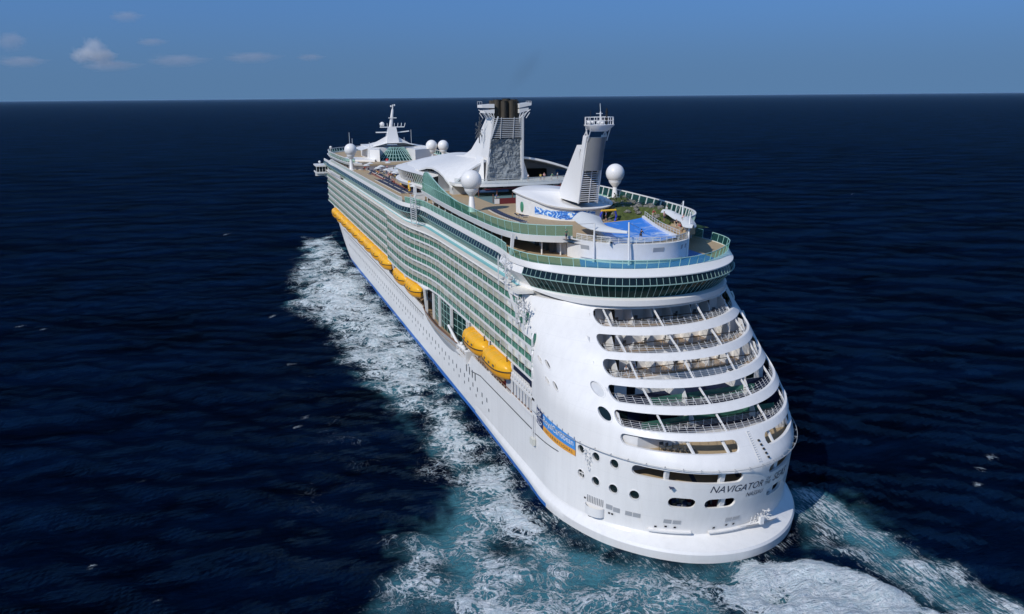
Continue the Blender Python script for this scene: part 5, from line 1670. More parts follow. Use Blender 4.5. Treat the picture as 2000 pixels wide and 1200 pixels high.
# solarium: curved glazed lounge below the roof edge
lo = smooth_line([(-12.6, 119), (-12.9, 126), (-13.4, 134), (-14.3, 143), (-14.6, 150), (-13.8, 158), (-11.0, 165.5), (-5, 171), (2, 173)], 5)
lo = with_normals(lo, (0, 140))
gl = MB(); mu = MB()
for i in range(len(lo) - 1):
    a, b_ = lo[i], lo[i + 1]
    gl.cur = 1 if i < 12 else 0
    gl.add([off(a, 0, 39.4), off(b_, 0, 39.4), off(b_, .9, 42.3), off(a, .9, 42.3)], [(0, 1, 2, 3)])
    mu.bar(off(a, .03, 39.4), off(a, .93, 42.3), .14)
o = gl.build("lounge_glass", [M['dglass'], M['wglass']], ship); mu.build("mullions", M['white'], o)
mb = MB(); mb.grid([[off(p, .9, 42.2), off(p, 1.3, 42.5), off(p, -2, 43.2)] for p in lo]); mb.build("lounge_eave", M['white2'], ship)
mb = MB(); mb.grid([[off(p, -1, 38.3), off(p, 1.0, 38.5), off(p, 1.4, 39.3), off(p, 1.2, 39.45), off(p, -1, 39.45)] for p in lo]); mb.build("lounge_gallery", M['white'], ship, smooth=40)
mb = MB(); mb.prism([(-11.8, 108), (11.8, 108), (11.8, 160), (5, 168), (-8, 164), (-11.8, 152)], 36.7, 39.5); mb.build("lounge_base", M['lgrey'], ship)
mb = MB()
for k in range(9): mb.box(-11.86, -11.7, 110 + k * 4.6, 113 + k * 4.6, 36.8, 38.6)
mb.build_each("door", M['dgrey'], ship)
for (xx, yy) in ((-12.7, 162.3), (-12.2, 152.5), (-15.0, 140)):
    mb = MB(); mb.tube([(xx, yy, 36.7), (xx, yy, 39.9)], .42, 10); mb.build("yellow_column", M['yellow'], ship, smooth=50)
# gallery across the foot of the climbing wall, court fences, boards
mb = MB()
gc = smooth_line([(-12.5, 101), (-9, 97.6), (-4, 96.2), (4, 96), (10, 96.6), (14.5, 98), (17, 102)], 5)
mb.prism(gc + [(17, 108), (-12.5, 108)], 42.1, 42.75); mb.build("gallery_deck", M['white'], ship)
gc = with_normals(gc, (0, 110))
windbreak([(p[0], p[1], p[2], p[3]) for p in gc[::2]], 42.76, 1.15, 0, "gallery_railing", post=M['lgrey'], gm=M['cglass'], bars=4, pw=.07)
mb = MB(); mb.box(-12, 15, 104.5, 108, D13, 42.1); o = mb.build("gallery_house", M['lgrey'], ship)
mb = MB()
for k, xx in enumerate((-6.4, -1.0, 1.6, 9.5, 12.0)): mb.box(xx, xx + (1.6, 1.5, 2.6, 1.3, 1.6)[k], 104.4, 104.6, D13, 41.8)
mb.build_each("door", M['dgrey'], o)
mb = MB(); mb.box(-8.5, 14, 83.6, 103, D13 + .01, D13 + .05); mb.build("sports_court", plain('court green', (.12, .2, .2), .7, var=.1), ship)
mb = MB()
for xx in (-8, -3.5, 2.5, 7, 12.5):
    for yy in (86, 97): mb.bar((xx, yy, D13), (xx, yy, 42.2 if yy > 90 else 41.7), .16)
mb.build_each("court_post", plain('brown posts', (.18, .075, .05), .6), ship)
mb = MB()
for a, b_ in ((-8.6, -.6), (1.2, 14)):
    mb.tube([(a, 97.4, 41.0), (b_, 97.4, 41.0)], .36, 8)
mb.build_each("rolled_net_cover", plain('net cover blue', (.06, .10, .19), .6), ship, smooth=50)
mb = MB()
mb.box(-8.4, 2, 83.5, 83.62, D13, D13 + 1.25); mb.cur = 1; mb.box(-8.5, -7.4, 83.4, 83.5, D13 + .1, D13 + 1.15)
mb.build("court_board", [M['maroon'], M['white']], ship)
mb = MB(); mb.box(-6.5, 14, 96.9, 97.0, 41.35, 41.7); mb.build("court_beam", M['maroon'], ship)
# ---- forward house
FZ = 38.35
fo_ = smooth_line([(-15.5, 216), (-19.6, 222), (-20.8, 234), (-21.2, 252), (-21.2, 268), (-19.5, 281), (-14, 291), (-6, 297), (0, 298), (6, 297), (14, 291), (19.5, 281), (21.2, 268), (21.2, 252), (20.8, 234), (19.6, 222), (15.5, 216)], 5)
mb = MB(); mb.prism(fo_, FZ, FZ + .5); mb.build("observation_deck", M['tan'], ship)
fn = with_normals(fo_, (0, 255))
mb = MB(); mb.grid([[off(p, -.6, FZ - .1), off(p, .2, FZ), off(p, .75, FZ + .9), off(p, .5, FZ + 1.0), off(p, .2, FZ + .5)] for p in fn]); mb.build("deck_edge_band", M['white'], ship, smooth=30)
windbreak(fn[3:-3], FZ + .95, 1.5, .3, "forward_windbreak", post=M['white'], gm=M['wglass'], pw=.2)
mb = MB()
f2 = [(p[0] - p[2] * 1.6, p[1] - p[3] * 1.6) for p in fn]
mb.prism(f2, 34.0, FZ); mb.build("forward_house", M['white2'], ship)
gl = MB(); mu = MB()
for a, b_ in zip(fn[9:-9], fn[10:-8]):
    gl.add([off(a, -1.5, 36.0), off(b_, -1.5, 36.0), off(b_, -.9, FZ - .15), off(a, -.9, FZ - .15)], [(0, 1, 2, 3)]); mu.bar(off(a, -1.46, 36.0), off(a, -.86, FZ - .15), .12)
o = gl.build("forward_windows", M['dglass'], ship); mu.build("mullions", M['white'], o)
mb = MB(); mb.grid([[off(p, -1.6, 35.2), off(p, .5, 35.4), off(p, .9, 35.95), off(p, -1.5, 36.0)] for p in fn[8:-8]]); mb.build("forward_gallery", M['white'], ship, smooth=40)
mb = MB(); mb.grid([[off(p, -.3, 31.6), off(p, .8, 32.3), off(p, 1.0, 33.3), off(p, .8, 33.4), off(p, .6, 32.4), off(p, -1.2, 32.3)] for p in fn[10:-10]]); mb.build("bridge_gallery", M['white'], ship, smooth=40)
for s_ in (-1, 1):                                   # bridge wings
    mb = MB()
    xa, xb = s_ * 18.5, s_ * 25.6
    a, b_ = min(xa, xb), max(xa, xb)
    mb.box(a, b_, 284, 294, 30.2, 30.9); mb.box(a, b_, 283.6, 294.4, 33.2, 33.8)
    mb.box(a, b_, 288, 289, 28.9, 30.2)
    mb.bar((xa, 289, 27.0), (s_ * 23.0, 289, 30.2), .8)
    w_ = mb.build("bridge_wing", M['white'], ship)
    mb = MB(); mb.box(a + (.2 if s_ < 0 else 0), b_ - (0 if s_ < 0 else .2), 284.3, 293.7, 30.9, 33.2); mb.build("wing_windows", M['dglass'], w_)
    mb = MB()
    for k in range(6): mb.box(s_ * (19 + k * 1.28) - .1, s_ * (19 + k * 1.28) + .1, 284.2, 284.3, 30.9, 33.2)
    mb.sphere((s_ * 23.5, 288, 35.0), .55, 12, 8); mb.bar((s_ * 23.5, 288, 33.8), (s_ * 23.5, 288, 35), .2)
    mb.build("mullions", M['white'], w_)
# central deckhouse with sloped wings, green skylight cone, forward mast
mb = MB()
P = [(-17, 238), (-8.5, 226), (9.5, 226), (17, 238), (14, 258), (-14, 258)]
mb.prism([(-10.5, 231), (-7.6, 226), (-5.6, 237), (-9.5, 244)], FZ + .5, 43.2); mb.prism([(5.2, 222), (13.5, 227), (13.5, 244), (4.6, 236)], FZ + .5, 43.2)
mb.prism([(-9.5, 236), (13.5, 236), (11, 262), (-9, 262)], FZ + .5, 43.6)
vs = [(-12.5, 240, 42.4), (-3, 234, 45.2), (-3, 252, 45.2), (-12.5, 258, 42.4), (13, 238, 42.8), (3.5, 234, 45.2), (3.5, 252, 45.2), (13, 256, 42.8)]
mb.add(vs, [(0, 1, 2, 3), (4, 7, 6, 5), (1, 5, 6, 2)])
mb.add([(-20, 236, 39.4), (-9.5, 226, 39.6), (-9.5, 226, 38.8), (-20, 236, 38.8), (-6, 240, 39.6), (-17, 250, 39.4)], [(0, 1, 4, 5), (3, 2, 1, 0)])
mb.build("central_deckhouse", M['white'], ship)
gl = MB(); mu = MB()
n_ = 15
for k in range(n_):
    def rib(q_):
        a = lerp(math.pi * 1.06, math.pi * 1.94, q_ / n_)
        return ((.6 + 9.0 * math.cos(a), 231 + 15 * math.sin(a) + 6, 37.6), (.6 + 2.9 * math.cos(a), 235 + 1.5 * math.sin(a), 43.6))
    a0_, a1_ = rib(k); b0_, b1_ = rib(k + 1)
    gl.add([a0_, b0_, b1_, a1_], [(0, 1, 2, 3)])
    mu.bar(a0_, a1_, .17)
    for t in (.2, .4, .6, .8, 1.0): mu.bar(Vector(a0_).lerp(Vector(a1_), t), Vector(b0_).lerp(Vector(b1_), t), .12)
o = gl.build("skylight_cone", M['gglass'], ship); mu.build("mullions", M['aqua'], o)
mb = MB()
yy = 241; xm = 0.2
mb.add([(xm - 2.6, yy - 2, 44.5), (xm + 2.6, yy - 2, 44.5), (xm + 2.6, yy + 3, 44.5), (xm - 2.6, yy + 3, 44.5), (xm - 1.5, yy - 1.2, 51), (xm + 1.7, yy - 1.2, 51), (xm + 1.5, yy + 1.2, 51), (xm - 1.3, yy + 1.2, 51)],
       [(0, 1, 5, 4), (1, 2, 6, 5), (2, 3, 7, 6), (3, 0, 4, 7), (4, 5, 6, 7)])
mb.add([(xm - 10, yy, 43.6), (xm - 2.4, yy - 1, 44), (xm - 1.6, yy - 1, 48), (xm - 2.4, yy + 2, 44)], [(0, 1, 2), (0, 2, 3)])
mb.add([(xm + 9, yy, 43.6), (xm + 2.4, yy - 1, 44), (xm + 1.7, yy - 1, 47.5), (xm + 2.4, yy + 2, 44)], [(0, 2, 1), (0, 3, 2)])
mb.box(xm - 4.4, xm + 5.0, yy - 1, yy + 1, 50.9, 51.2)
mb.box(xm - 6.2, xm - 1, yy - .5, yy + .5, 48.9, 49.3); mb.bar((xm + 1, yy, 48.8), (xm + 7.0, yy, 49.4), .4)
mb.tube([(xm - .2, yy + .3, 51), (xm + .8, yy, 57.8)], .75, 10, .45); mb.tube([(xm + .8, yy, 57.8), (xm + .9, yy, 59.6)], .25, 6)
mb.sphere((xm - 3.6, yy, 52.2), .9, 10, 8); mb.sphere((xm + 1.6, yy, 59.4), .35, 8, 6); mb.sphere((xm + .2, yy, 59.0), .35, 8, 6)
for k in range(8):
    xx = lerp(xm - 4.4, xm + 5, k / 7); mb.bar((xx, yy - 1, 51.2), (xx + .35 * (k - 3.5) / 3.5, yy - 1.2, 52.6), .16)
mb.box(xm - .9, xm + 2.1, yy - .6, yy + .6, 54.4, 54.7)
mb.build("forward_mast", M['white'], ship)
mb = MB()
for (xx, y2, z0, z1) in ((-13.5, 262, 42, 48.5), (13, 264, 42, 49), (-12.4, 262, 42, 46), (-9, 240, 43, 45.5), (9.5, 262, 42, 46)): mb.tube([(xx, y2, z0), (xx, y2, z1)], .09, 4)
mb.build_each("whip_aerial", M['lgrey'], ship)
radome(-19.4, 219.2, 36.7, 44.0, 2.25, .8); radome(12.8, 227, 40, 44.2, 2.2, .7); radome(17.0, 225.4, 40, 44.2, 2.1, .7)
for xx, y2, zc in ((-20.4, 270, 42.2), (4.5, 262, 46)): radome(xx, y2, 39, zc, .55, .22)
# pool deck furniture that belongs to the ship
mb = MB(); mb.prism(smooth_line([(-8, 196), (-2, 192), (6, 196), (8, 208), (4, 216), (-4, 216), (-9, 208), (-8, 196)], 4)[:-1], 36.7, 37.5); mb.build("pool_surround", M['white2'], ship)
mb = MB(); mb.prism([(-5, 199), (4, 199), (5, 208), (2, 212), (-5, 211)], 37.49, 37.54); mb.build("pool_water", plain('pool water', (.08, .38, .45), .08, var=.1), ship)
mb = MB(); mb.prism([(-15.5, 130), (-13.5, 130), (-13.2, 205), (-15.5, 205)], 36.703, 36.712); mb.build("red_deck_strip", plain('terracotta deck', (.30, .10, .07), .8), ship)
mb = MB(); mb.box(-7, 10, 224, 229, 36.7, 39.0); mb.cur = 1; mb.box(-6, -4.5, 223.9, 224.1, 36.8, 38.7); mb.box(4, 6, 223.9, 224.1, 36.8, 38.7); mb.build("bandstand", [M['lgrey'], M['dark']], ship)
mb = MB(); mb.sphere((-4.6, 228, 38.7), 1.15, 12, 8, (.8, .8, 1.1)); mb.tube([(-4.6, 228, 36.7), (-4.6, 228, 38.0)], .8, 10); mb.build("red_bulb_sculpture", M['red'], ship, smooth=50)
mb = MB(); mb.box(-17.9, -15.6, 119, 121.5, 36.7, 38.6); mb.box(-17.6, -16.9, 122.5, 123.2, 36.7, 40); mb.build_each("locker", M['white2'], ship)
# glazed corner and ladder frame where the bulge meets the after part
mb = MB()
for (xx, yy2) in ((-19.9, 112.2), (-19.4, 108.6)):
    mb.bar((xx - .9, yy2, 32.0), (xx - .9, yy2, 39.4), .2)
for k in range(14): mb.bar((-20.8, 112.2, 32.4 + k * .5), (-20.3, 108.6, 32.4 + k * .5), .13)
for z in (36.5, 38, 39.4): mb.bar((-20.8, 112.2, z), (-17.6, 113, z), .12); mb.bar((-20.3, 108.6, z), (-17.6, 110, z), .12)
mb.build("ladder_frame", M['lgrey'], ship)
# lattice of searchlights, ladders and fixtures on the port quarter, by eye as the photograph shows
for (cx2, cy2, cz2, sx2, sy2, sz2, cnt) in ((-20.3, 41.5, 34.4, .7, 2.4, 2.2, 44), (-19.5, 35.2, 28.8, .8, 2.2, 2.0, 64)):
    mb = MB()
    for k in range(cnt):
        p_ = Vector((cx2 + random.gauss(0, .4) * sx2, cy2 + random.uniform(-1, 1) * sy2, cz2 + random.uniform(-1, 1) * sz2))
        d_ = random.choice([Vector((0, 0, 1)), Vector((0, 1, 0)), Vector((.6, .7, .2)), Vector((-.4, .6, .7))])
        mb.cur = random.choice([0, 0, 1])
        mb.bar(p_, p_ + d_ * random.uniform(.4, 1.6), random.uniform(.04, .09))
        if k % 6 == 0: mb.sphere(p_, random.uniform(.15, .3), 7, 5)
    mb.cur = 0
    for s2 in (-1, 1): mb.bar((cx2 - .7, cy2 + s2 * sy2 * .8, cz2 - sz2 - .6), (cx2 - .7, cy2 + s2 * sy2 * .8, cz2 + sz2), .16)
    mb.build("aerial_frame", [M['white2'], M['grey']], ship)
mb = MB(); mb.bar((-19.2, 43.2, 32), (-18.5, 43.0, 40.2), .5, .4); mb.build("king_post", M['white'], ship)
mb = MB(); mb.prism([(-20.3, 36.2), (-17.6, 35.6), (-17.4, 38.6), (-20.3, 39.6)], 31.55, 31.9); mb.build("corner_platform", M['whitewarm'], ship)
# ------------------------------------------------------------------ loose things: loungers, parasols, people, chairs
def make_lounger():
    t = thing("deck_lounger", None, "lounger")
    mb = MB()
    mb.box(-.32, .32, -.95, .35, .28, .38)
    mb.add([(-.32, .35, .28), (.32, .35, .28), (.32, .95, .72), (-.32, .95, .72), (-.32, .35, .38), (.32, .35, .38), (.32, .92, .82), (-.32, .92, .82)], [(3, 2, 1, 0), (4, 5, 6, 7), (0, 1, 5, 4), (1, 2, 6, 5), (2, 3, 7, 6), (3, 0, 4, 7)])
    mb.build("mattress", M['navy'], t, local=True)
    mb = MB()
    for sx_ in (-.3, .3):
        for sy_ in (-.85, .5): mb.box(sx_ - .03, sx_ + .03, sy_ - .03, sy_ + .03, 0, .28)
        mb.bar((sx_, -.95, .26), (sx_, .95, .26), .05)
    mb.build("frame", M['white2'], t, local=True)
    return t
L0 = make_lounger(); used = [False]
def lounger(x_, y_, z, rz_, label, group):
    o = L0 if not used[0] else copy_tree(L0)
    used[0] = True
    o.location = (x_, y_, z); o.rotation_euler = (0, 0, rz_); o['label'] = label; o['group'] = group
for k in range(20):
    lounger(-12.2 - .09 * k + .004 * k * k * 1.2, 73.5 - k * .92, D13, R_(78), "navy sun lounger in the single row along the sports deck rail", "loungers in a row on the sports deck")
for xx, yy in ((-9.4, 62.6), (-9.9, 63.9)): lounger(xx, yy, D13, R_(100), "navy sun lounger standing by the white house with the green oval", "loungers by the after house")
cnt = 0
for r_ in range(3):
    for k in range(38):
        lounger(-17.6 + r_ * 1.9, 137 + k * 1.05 + r_ * 18 * (r_ > 1), 36.71, R_(82), "navy sun lounger in the crowded ranks along the pool deck side", "loungers on the pool deck")
for r_ in range(4):
    for k in range(20):
        lounger(-10.6 + r_ * 2.3, 174 + k * .95 + r_, 36.71, R_(random.choice((80, 260))), "navy sun lounger in the crowded ranks around the pool", "loungers around the pool")
for k in range(70):
    lounger(random.uniform(-16.5, -6), random.uniform(120, 221), 36.71, R_(random.uniform(0, 360)), "navy sun lounger pulled askew among the crowd on the pool deck", "loungers pulled about on the pool deck")
def make_parasol():
    t = thing("parasol", "white parasol open over the loungers on the pool deck", "parasol", (0, 0, 0), "parasols on the pool deck")
    mb = MB(); mb.lathe([(1.35, 2.05), (1.3, 2.12), (.7, 2.4), (.02, 2.62)], (0, 0, 0), 8); mb.build("canopy", M['cloth'], t, local=True)
    mb = MB(); mb.tube([(0, 0, 0), (0, 0, 2.6)], .04, 6); mb.build("pole", M['lgrey'], t, local=True)
    return t
P0 = make_parasol()
for i, (xx, yy) in enumerate([(-14.5, 136), (-13.4, 142), (-11.5, 178), (-9, 184), (-7, 178), (-12, 190), (-4, 187), (-13.4, 198), (-11, 205), (-15, 212), (-12.6, 219), (0, 186), (-16.6, 224), (-6, 219)]):
    o = P0 if i == 0 else copy_tree(P0)
    o.location = (xx, yy, 36.71)
# people: one skinned body per pose, clothes as children
def body_mesh(joints, edges, radii, name):
    me = bpy.data.meshes.new(name)
    me.from_pydata(joints, edges, [])
    o = bpy.data.objects.new(name, me); COL.objects.link(o)
    sk = o.modifiers.new("skin", 'SKIN')
    me.skin_vertices[0].data[0].use_root = True
    for i, r_ in enumerate(radii): me.skin_vertices[0].data[i].radius = (r_, r_)
    ss = o.modifiers.new("sub", 'SUBSURF'); ss.levels = 1
    dg = bpy.context.evaluated_depsgraph_get()
    m2 = bpy.data.meshes.new_from_object(o.evaluated_get(dg))
    bpy.data.objects.remove(o); bpy.data.meshes.remove(me)
    return m2
def person_parts(pose):
    """stand / walk / lean / ride; returns [(name, mesh, colour slot)]"""
    sp = {'stand': .10, 'walk': .28, 'lean': .12, 'ride': .30}[pose]
    kn = {'ride': .12}.get(pose, .02)
    hz = .93 if pose != 'ride' else .80
    tl = {'lean': .22, 'ride': .25}.get(pose, .0)
    J = [(0, 0, hz), (0, -tl * .5, hz + .25), (0, -tl, hz + .48), (0, -tl, hz + .58),
         (-.10, 0, hz - .05), (-.12, -kn - sp * .3, hz * .52), (-.13, -sp * .5, .08), (-.13, -sp * .5 - .14, .04),
         (.10, 0, hz - .05), (.12, -kn + sp * .3, hz * .52), (.13, sp * .5, .08), (.13, sp * .5 - .14, .04),
         (-.19, -tl, hz + .47), (-.26, -tl - .04 - tl * .6, hz + .22), (-.25, -tl - .16 - tl, hz + .03), (-.25, -tl - .2 - tl, hz - .08),
         (.19, -tl, hz + .47), (.26, -tl - .04 - tl * .6, hz + .22), (.25, -tl - .16 - tl, hz + .03), (.25, -tl - .2 - tl, hz - .08)]
    E_ = [(0, 1), (1, 2), (2, 3), (0, 4), (4, 5), (5, 6), (6, 7), (0, 8), (8, 9), (9, 10), (10, 11), (2, 12), (12, 13), (13, 14), (14, 15), (2, 16), (16, 17), (17, 18), (18, 19)]
    rad = [.13, .125, .12, .055, .09, .062, .042, .04, .09, .062, .042, .04, .06, .045, .035, .032, .06, .045, .035, .032]
    return J, E_, rad, hz, tl
SHIRTS = [plain('shirt %d' % i, c, .85) for i, c in enumerate([(.75, .75, .73), (.08, .14, .35), (.45, .06, .06), (.6, .45, .08), (.08, .25, .14), (.02, .02, .025), (.7, .38, .38)])]
PANTS = [plain('trousers %d' % i, c, .85) for i, c in enumerate([(.05, .06, .10), (.55, .5, .4), (.02, .02, .02)])]
HAIR = plain('hair', (.035, .022, .015), .8)
protos = {}
def person(pose, x_, y_, z, rz_, label, group, shirt, pants, bare=False):
    t = thing("person", label, "person", (x_, y_, z), group, rz_)
    if pose not in protos:
        J, E_, rad, hz, tl = person_parts(pose)
        bm_ = body_mesh(J, E_, rad, "body")
        top = body_mesh([J[i] for i in (1, 2, 12, 13, 16, 17, 0)], [(0, 1), (1, 2), (2, 3), (1, 4), (4, 5), (0, 6)], [.145, .135, .075, .06, .075, .06, .14], "shirt")
        leg = body_mesh([J[i] for i in (0, 4, 5, 8, 9)], [(0, 1), (1, 2), (0, 3), (3, 4)], [.15, .105, .08, .105, .08], "shorts")
        hd = MB(); c_ = (0, -tl - .02, hz + .70); hd.sphere(c_, .105, 12, 10, (.9, 1.05, 1.2)); hd.sphere((0, -tl - .135, hz + .69), .022, 6, 5)
        hd.cur = 1
        for sx_ in (-.038, .038): hd.sphere((sx_, -tl - .118, hz + .715), .014, 5, 4)
        hr = MB(); hr.sphere((0, -tl + .012, hz + .725), .112, 12, 9, (.95, 1.0, 1.12))
        protos[pose] = (bm_, top, leg, hd, hr)
    bm_, top, leg, hd, hr = protos[pose]
    def put(nm, me, mat):
        m2 = me.copy(); m2.materials.clear(); m2.materials.append(mat)
        o = bpy.data.objects.new(nm, m2); COL.objects.link(o); o.parent = t
    put("body", bm_, M['skin'])
    if not bare: put("shirt", top, shirt)
    put("shorts", leg, pants)
    hd.build("head", [M['skin'], HAIR], t, smooth=60, local=True)
    hr.build("hair", HAIR, t, smooth=60, local=True)
person('ride', -1.0, 31.2, 40.05, R_(120), "surfer in dark shorts crouching on the blue surf pool", None, SHIRTS[5], PANTS[2])
mb = MB()
t = thing("surfboard", "short white board under the surfer on the surf pool", "surfboard", (-1.0, 31.2, 40.0), None, R_(30))
mb.lathe([(.02, 0), (.26, 0), (.28, .02), (.02, .05)], (0, 0, 0), 14); o = mb.build("deck", M['white'], t, local=True); o.scale = (2.2, 1, 1)
mb = MB(); mb.box(-.5, -.35, -.01, .01, -.08, 0); mb.build("fin", M['dgrey'], t, local=True)
grp = "onlookers on the sports deck"
ppl = [(-11.6, 36.6, 39.8, 4), (7.6, 33.4, 40.2, 2), (8.4, 34.2, 40.5, 0), (9.0, 35.4, 40.7, 1), (8.0, 35.6, 40.4, 5), (9.8, 36.4, 41, 6), (10.2, 43.5, 40.6, 6), (9.6, 46.5, 40.7, 2), (2.6, 51.3, 40.0, 1), (12.4, 46.4, 41.2, 0), (-6.6, 88.5, D13 + .05, 1), (5, 99, 42.8, 0), (8, 98.5, 42.8, 3), (11, 99, 42.8, 4), (13, 100, 42.8, 0), (9.5, 100, 42.8, 6)]
labs = ["person in a green shirt leaning at the corner post near the sail canopy"] + ["person watching from the steps beside the surf pool"] * 5 + ["person standing among the rocks of the mini golf garden"] * 2 + ["person by the blue play arch"] + ["person at the far rail beyond the golf garden"] + ["person standing on the games court below the funnel"] + ["person at the gallery rail right of the climbing wall"] * 5
for i, ((xx, yy, zz_, s_), lab) in enumerate(zip(ppl, labs)):
    person(('stand', 'lean', 'walk')[i % 3], xx, yy, zz_, R_(random.uniform(0, 360)), lab, grp, SHIRTS[s_], PANTS[i % 3])
for i in range(2):
    person('lean', -9.4 + i * 1.25, 18.85 + i * .15, 22.02, R_(-15 + 30 * i), ["white shirted person at the rail of the third stern terrace, left of two", "blue shirted person at the rail of the third stern terrace, right of two"][i], "passengers on the stern terraces", SHIRTS[i], PANTS[i])
for i in range(80):
    person(('stand', 'walk', 'lean')[i % 3], random.uniform(-16, -3), random.uniform(134, 222), 36.71, R_(random.uniform(0, 360)), "passenger in the crowd on the sunny pool deck", "passengers on the pool deck", SHIRTS[random.randrange(7)], PANTS[random.randrange(3)])
# stacked folding chairs on the mooring deck
def make_chair():
    t = thing("folding_chair", "dark folding chair standing with others on the tan after deck", "chair", (0, 0, 0), "chairs seen through the stern opening")
    mb = MB(); mb.box(-.24, .24, -.24, .24, .44, .48); mb.build("seat", M['dgrey'], t, local=True)
    mb = MB(); mb.box(-.24, .24, .22, .26, .6, .95); mb.build("backrest", M['dgrey'], t, local=True)
    for sx_ in (-.22, .22):
        for sy_ in (-.22, .22):
            mb = MB(); mb.bar((sx_, sy_, 0), (sx_, sy_ * 1.1, .95 if sy_ > 0 else .45), .035); mb.build("leg", M['black'], t, local=True)
    return t
c0 = make_chair()
for i in range(6):
    o = c0 if i == 0 else copy_tree(c0)
    p_ = shell(-33 + i * 2.6, 15, -2.4); o.location = (p_[0], p_[1], 14.556); o.rotation_euler = (0, 0, i * .4); o.scale = (1.35,) * 3
# terrace chairs
mb = None
for k, (zf, e, w, fm) in enumerate(DK[:3]):
    xw = shell_x(w, zf + 2.5) - 1.5
    for i in range(7):
        xx = lerp(-xw, xw, (i + .5) / 7)
        if shell_y(xx, zf + 1) + .8 > w - 1.2: continue
        o = copy_tree(c0); o.location = (xx, w - 1.1, zf + .005); o.rotation_euler = (0, 0, R_(180 + random.uniform(-30, 30))); o.scale = (1.1,) * 3
        o['label'] = "small chair set out on a cabin balcony of the stern terraces"; o['group'] = "chairs on the stern terraces"
# ------------------------------------------------------------------ sea haze
hzb = MB(); hzb.box(-190000, 190000, -190000, 190000, -6, 64.0)
HZM = bpy.data.materials.new("sea haze"); HZM.use_nodes = True
hn = HZM.node_tree.nodes; hn.clear()
ho = hn.new("ShaderNodeOutputMaterial"); hv = hn.new("ShaderNodeVolumePrincipled")
hv.inputs['Color'].default_value = (.42, .68, .95, 1); hv.inputs['Density'].default_value = 8.0e-6; hv.inputs['Anisotropy'].default_value = 0.0
HZM.node_tree.links.new(hv.outputs[0], ho.inputs['Volume'])
tag(hzb.build("haze", HZM), "thin blue sea haze towards the horizon", "haze", kind="stuff")
# ------------------------------------------------------------------ clouds and funnel smoke
def vol_mat(name, col, dens, scale, lo_, hi_, aniso=.2, stretch=(1, 1, 1)):
    m = bpy.data.materials.new(name); m.use_nodes = True
    n, l = m.node_tree.nodes, m.node_tree.links
    n.clear()
    out = n.new("ShaderNodeOutputMaterial"); pv = n.new("ShaderNodeVolumePrincipled")
    tc = n.new("ShaderNodeTexCoord"); mp = n.new("ShaderNodeMapping"); mp.inputs['Scale'].default_value = stretch
    nz = n.new("ShaderNodeTexNoise"); nz.inputs['Scale'].default_value = scale; nz.inputs['Detail'].default_value = 6; nz.inputs['Roughness'].default_value = .6
    le = n.new("ShaderNodeVectorMath"); le.operation = 'LENGTH'
    fall = n.new("ShaderNodeMapRange"); fall.inputs[1].default_value = .25; fall.inputs[2].default_value = 1.0; fall.inputs[3].default_value = .35; fall.inputs[4].default_value = -.35
    ad = n.new("ShaderNodeMath"); mr = n.new("ShaderNodeMapRange"); mr.inputs[1].default_value = lo_; mr.inputs[2].default_value = hi_; mr.inputs[3].default_value = 0; mr.inputs[4].default_value = dens
    l.new(tc.outputs['Object'], mp.inputs[0]); l.new(mp.outputs[0], nz.inputs['Vector']); l.new(tc.outputs['Object'], le.inputs[0])
    l.new(le.outputs['Value'], fall.inputs[0]); l.new(nz.outputs['Fac'], ad.inputs[0]); l.new(fall.outputs[0], ad.inputs[1]); l.new(ad.outputs[0], mr.inputs[0])
    l.new(mr.outputs[0], pv.inputs['Density']); pv.inputs['Color'].default_value = (*col, 1); pv.inputs['Anisotropy'].default_value = aniso
    l.new(pv.outputs[0], out.inputs['Volume'])
    return m
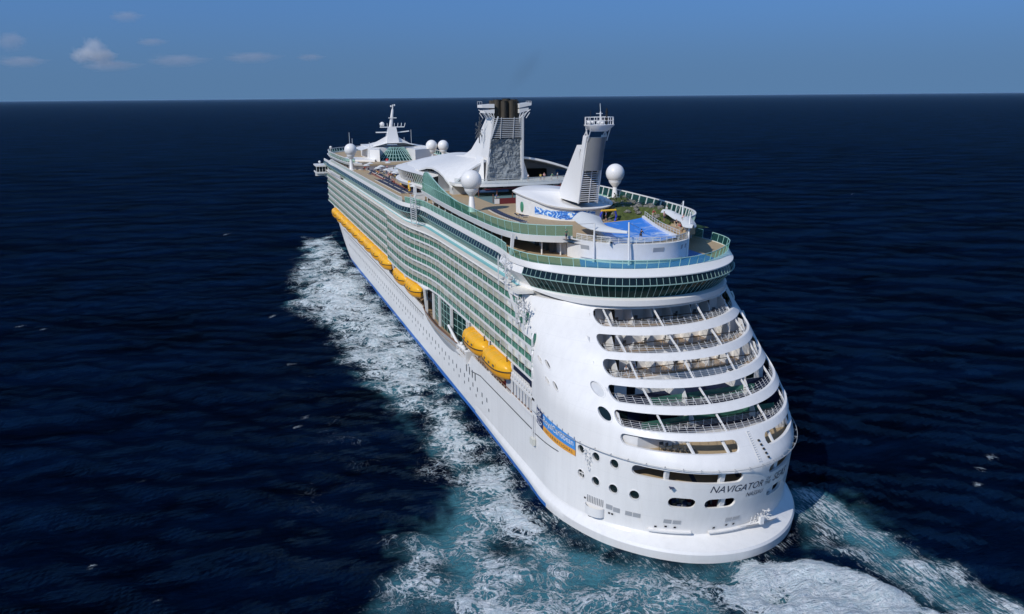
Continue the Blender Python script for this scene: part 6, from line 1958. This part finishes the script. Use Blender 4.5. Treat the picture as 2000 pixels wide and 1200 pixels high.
def ray_point(u, v, dist):
    mw = cam.matrix_world
    d = mw.to_3x3() @ Vector(((u - 1000) / 1577.07, -(v - 600) / 1577.07, -1))
    return mw.translation + d * dist
CM = vol_mat("cloud vapour", (.97, .98, .99), .0065, 2.0, .45, .80)
def cloud(u, v, dist, rx, ry, rz_, label, mat):
    mb = MB(); mb.sphere((0, 0, 0), 1.0, 16, 10)
    o = mb.build("cloud", mat); o.location = ray_point(u, v, dist); o.scale = (rx, ry, rz_)
    o.rotation_euler = (0, 0, random.uniform(-.4, .1))
    tag(o, label, "cloud", "small clouds low over the horizon")
CM2 = vol_mat("thin cloud vapour", (.86, .88, .93), .0022, 2.2, .47, .8)
cloud(182, 94, 9000, 190, 170, 190, "tall white crown of the puffy cloud low over the horizon", CM)
cloud(200, 110, 9050, 230, 200, 150, "right shoulder of the tall puffy cloud low over the horizon", CM)
cloud(163, 108, 9050, 220, 200, 140, "left shoulder of the tall puffy cloud low over the horizon", CM)
cloud(215, 128, 9000, 480, 300, 100, "flat grey cloud base under the tall puffy cloud", CM2)
cloud(20, 80, 9000, 260, 250, 170, "pale cloud cut off by the left edge of the view", CM2)
cloud(40, 120, 9500, 420, 300, 110, "faint grey cloud low at the far left", CM2)
cloud(345, 118, 9500, 520, 300, 120, "long faint grey cloud right of the tall puffy one", CM2)
cloud(490, 112, 9800, 520, 300, 110, "long faint grey cloud nearest the middle of the sky", CM2)
cloud(295, 82, 9800, 280, 250, 80, "thin grey wisp above the long faint clouds", CM2)
cloud(245, 32, 9800, 300, 250, 110, "faint wisp high above the tall puffy cloud", CM2)
cloud(605, 112, 9800, 260, 250, 70, "faintest small wisp near the forward mast", CM2)
SM = vol_mat("funnel smoke", (.10, .10, .10), .05, 1.1, .5, 1.0, 0, (1.6, 1.6, .7))
mb = MB(); mb.sphere((0, 0, 0), 1.0, 14, 10)
sm = mb.build("funnel_smoke", SM); sm.location = (6.0, 103, 68.5); sm.scale = (4.2, 3.0, 10.5); sm.rotation_euler = (0, R_(38), 0)
tag(sm, "thin grey smoke drifting up from the black funnel pipes", "smoke", kind="stuff")
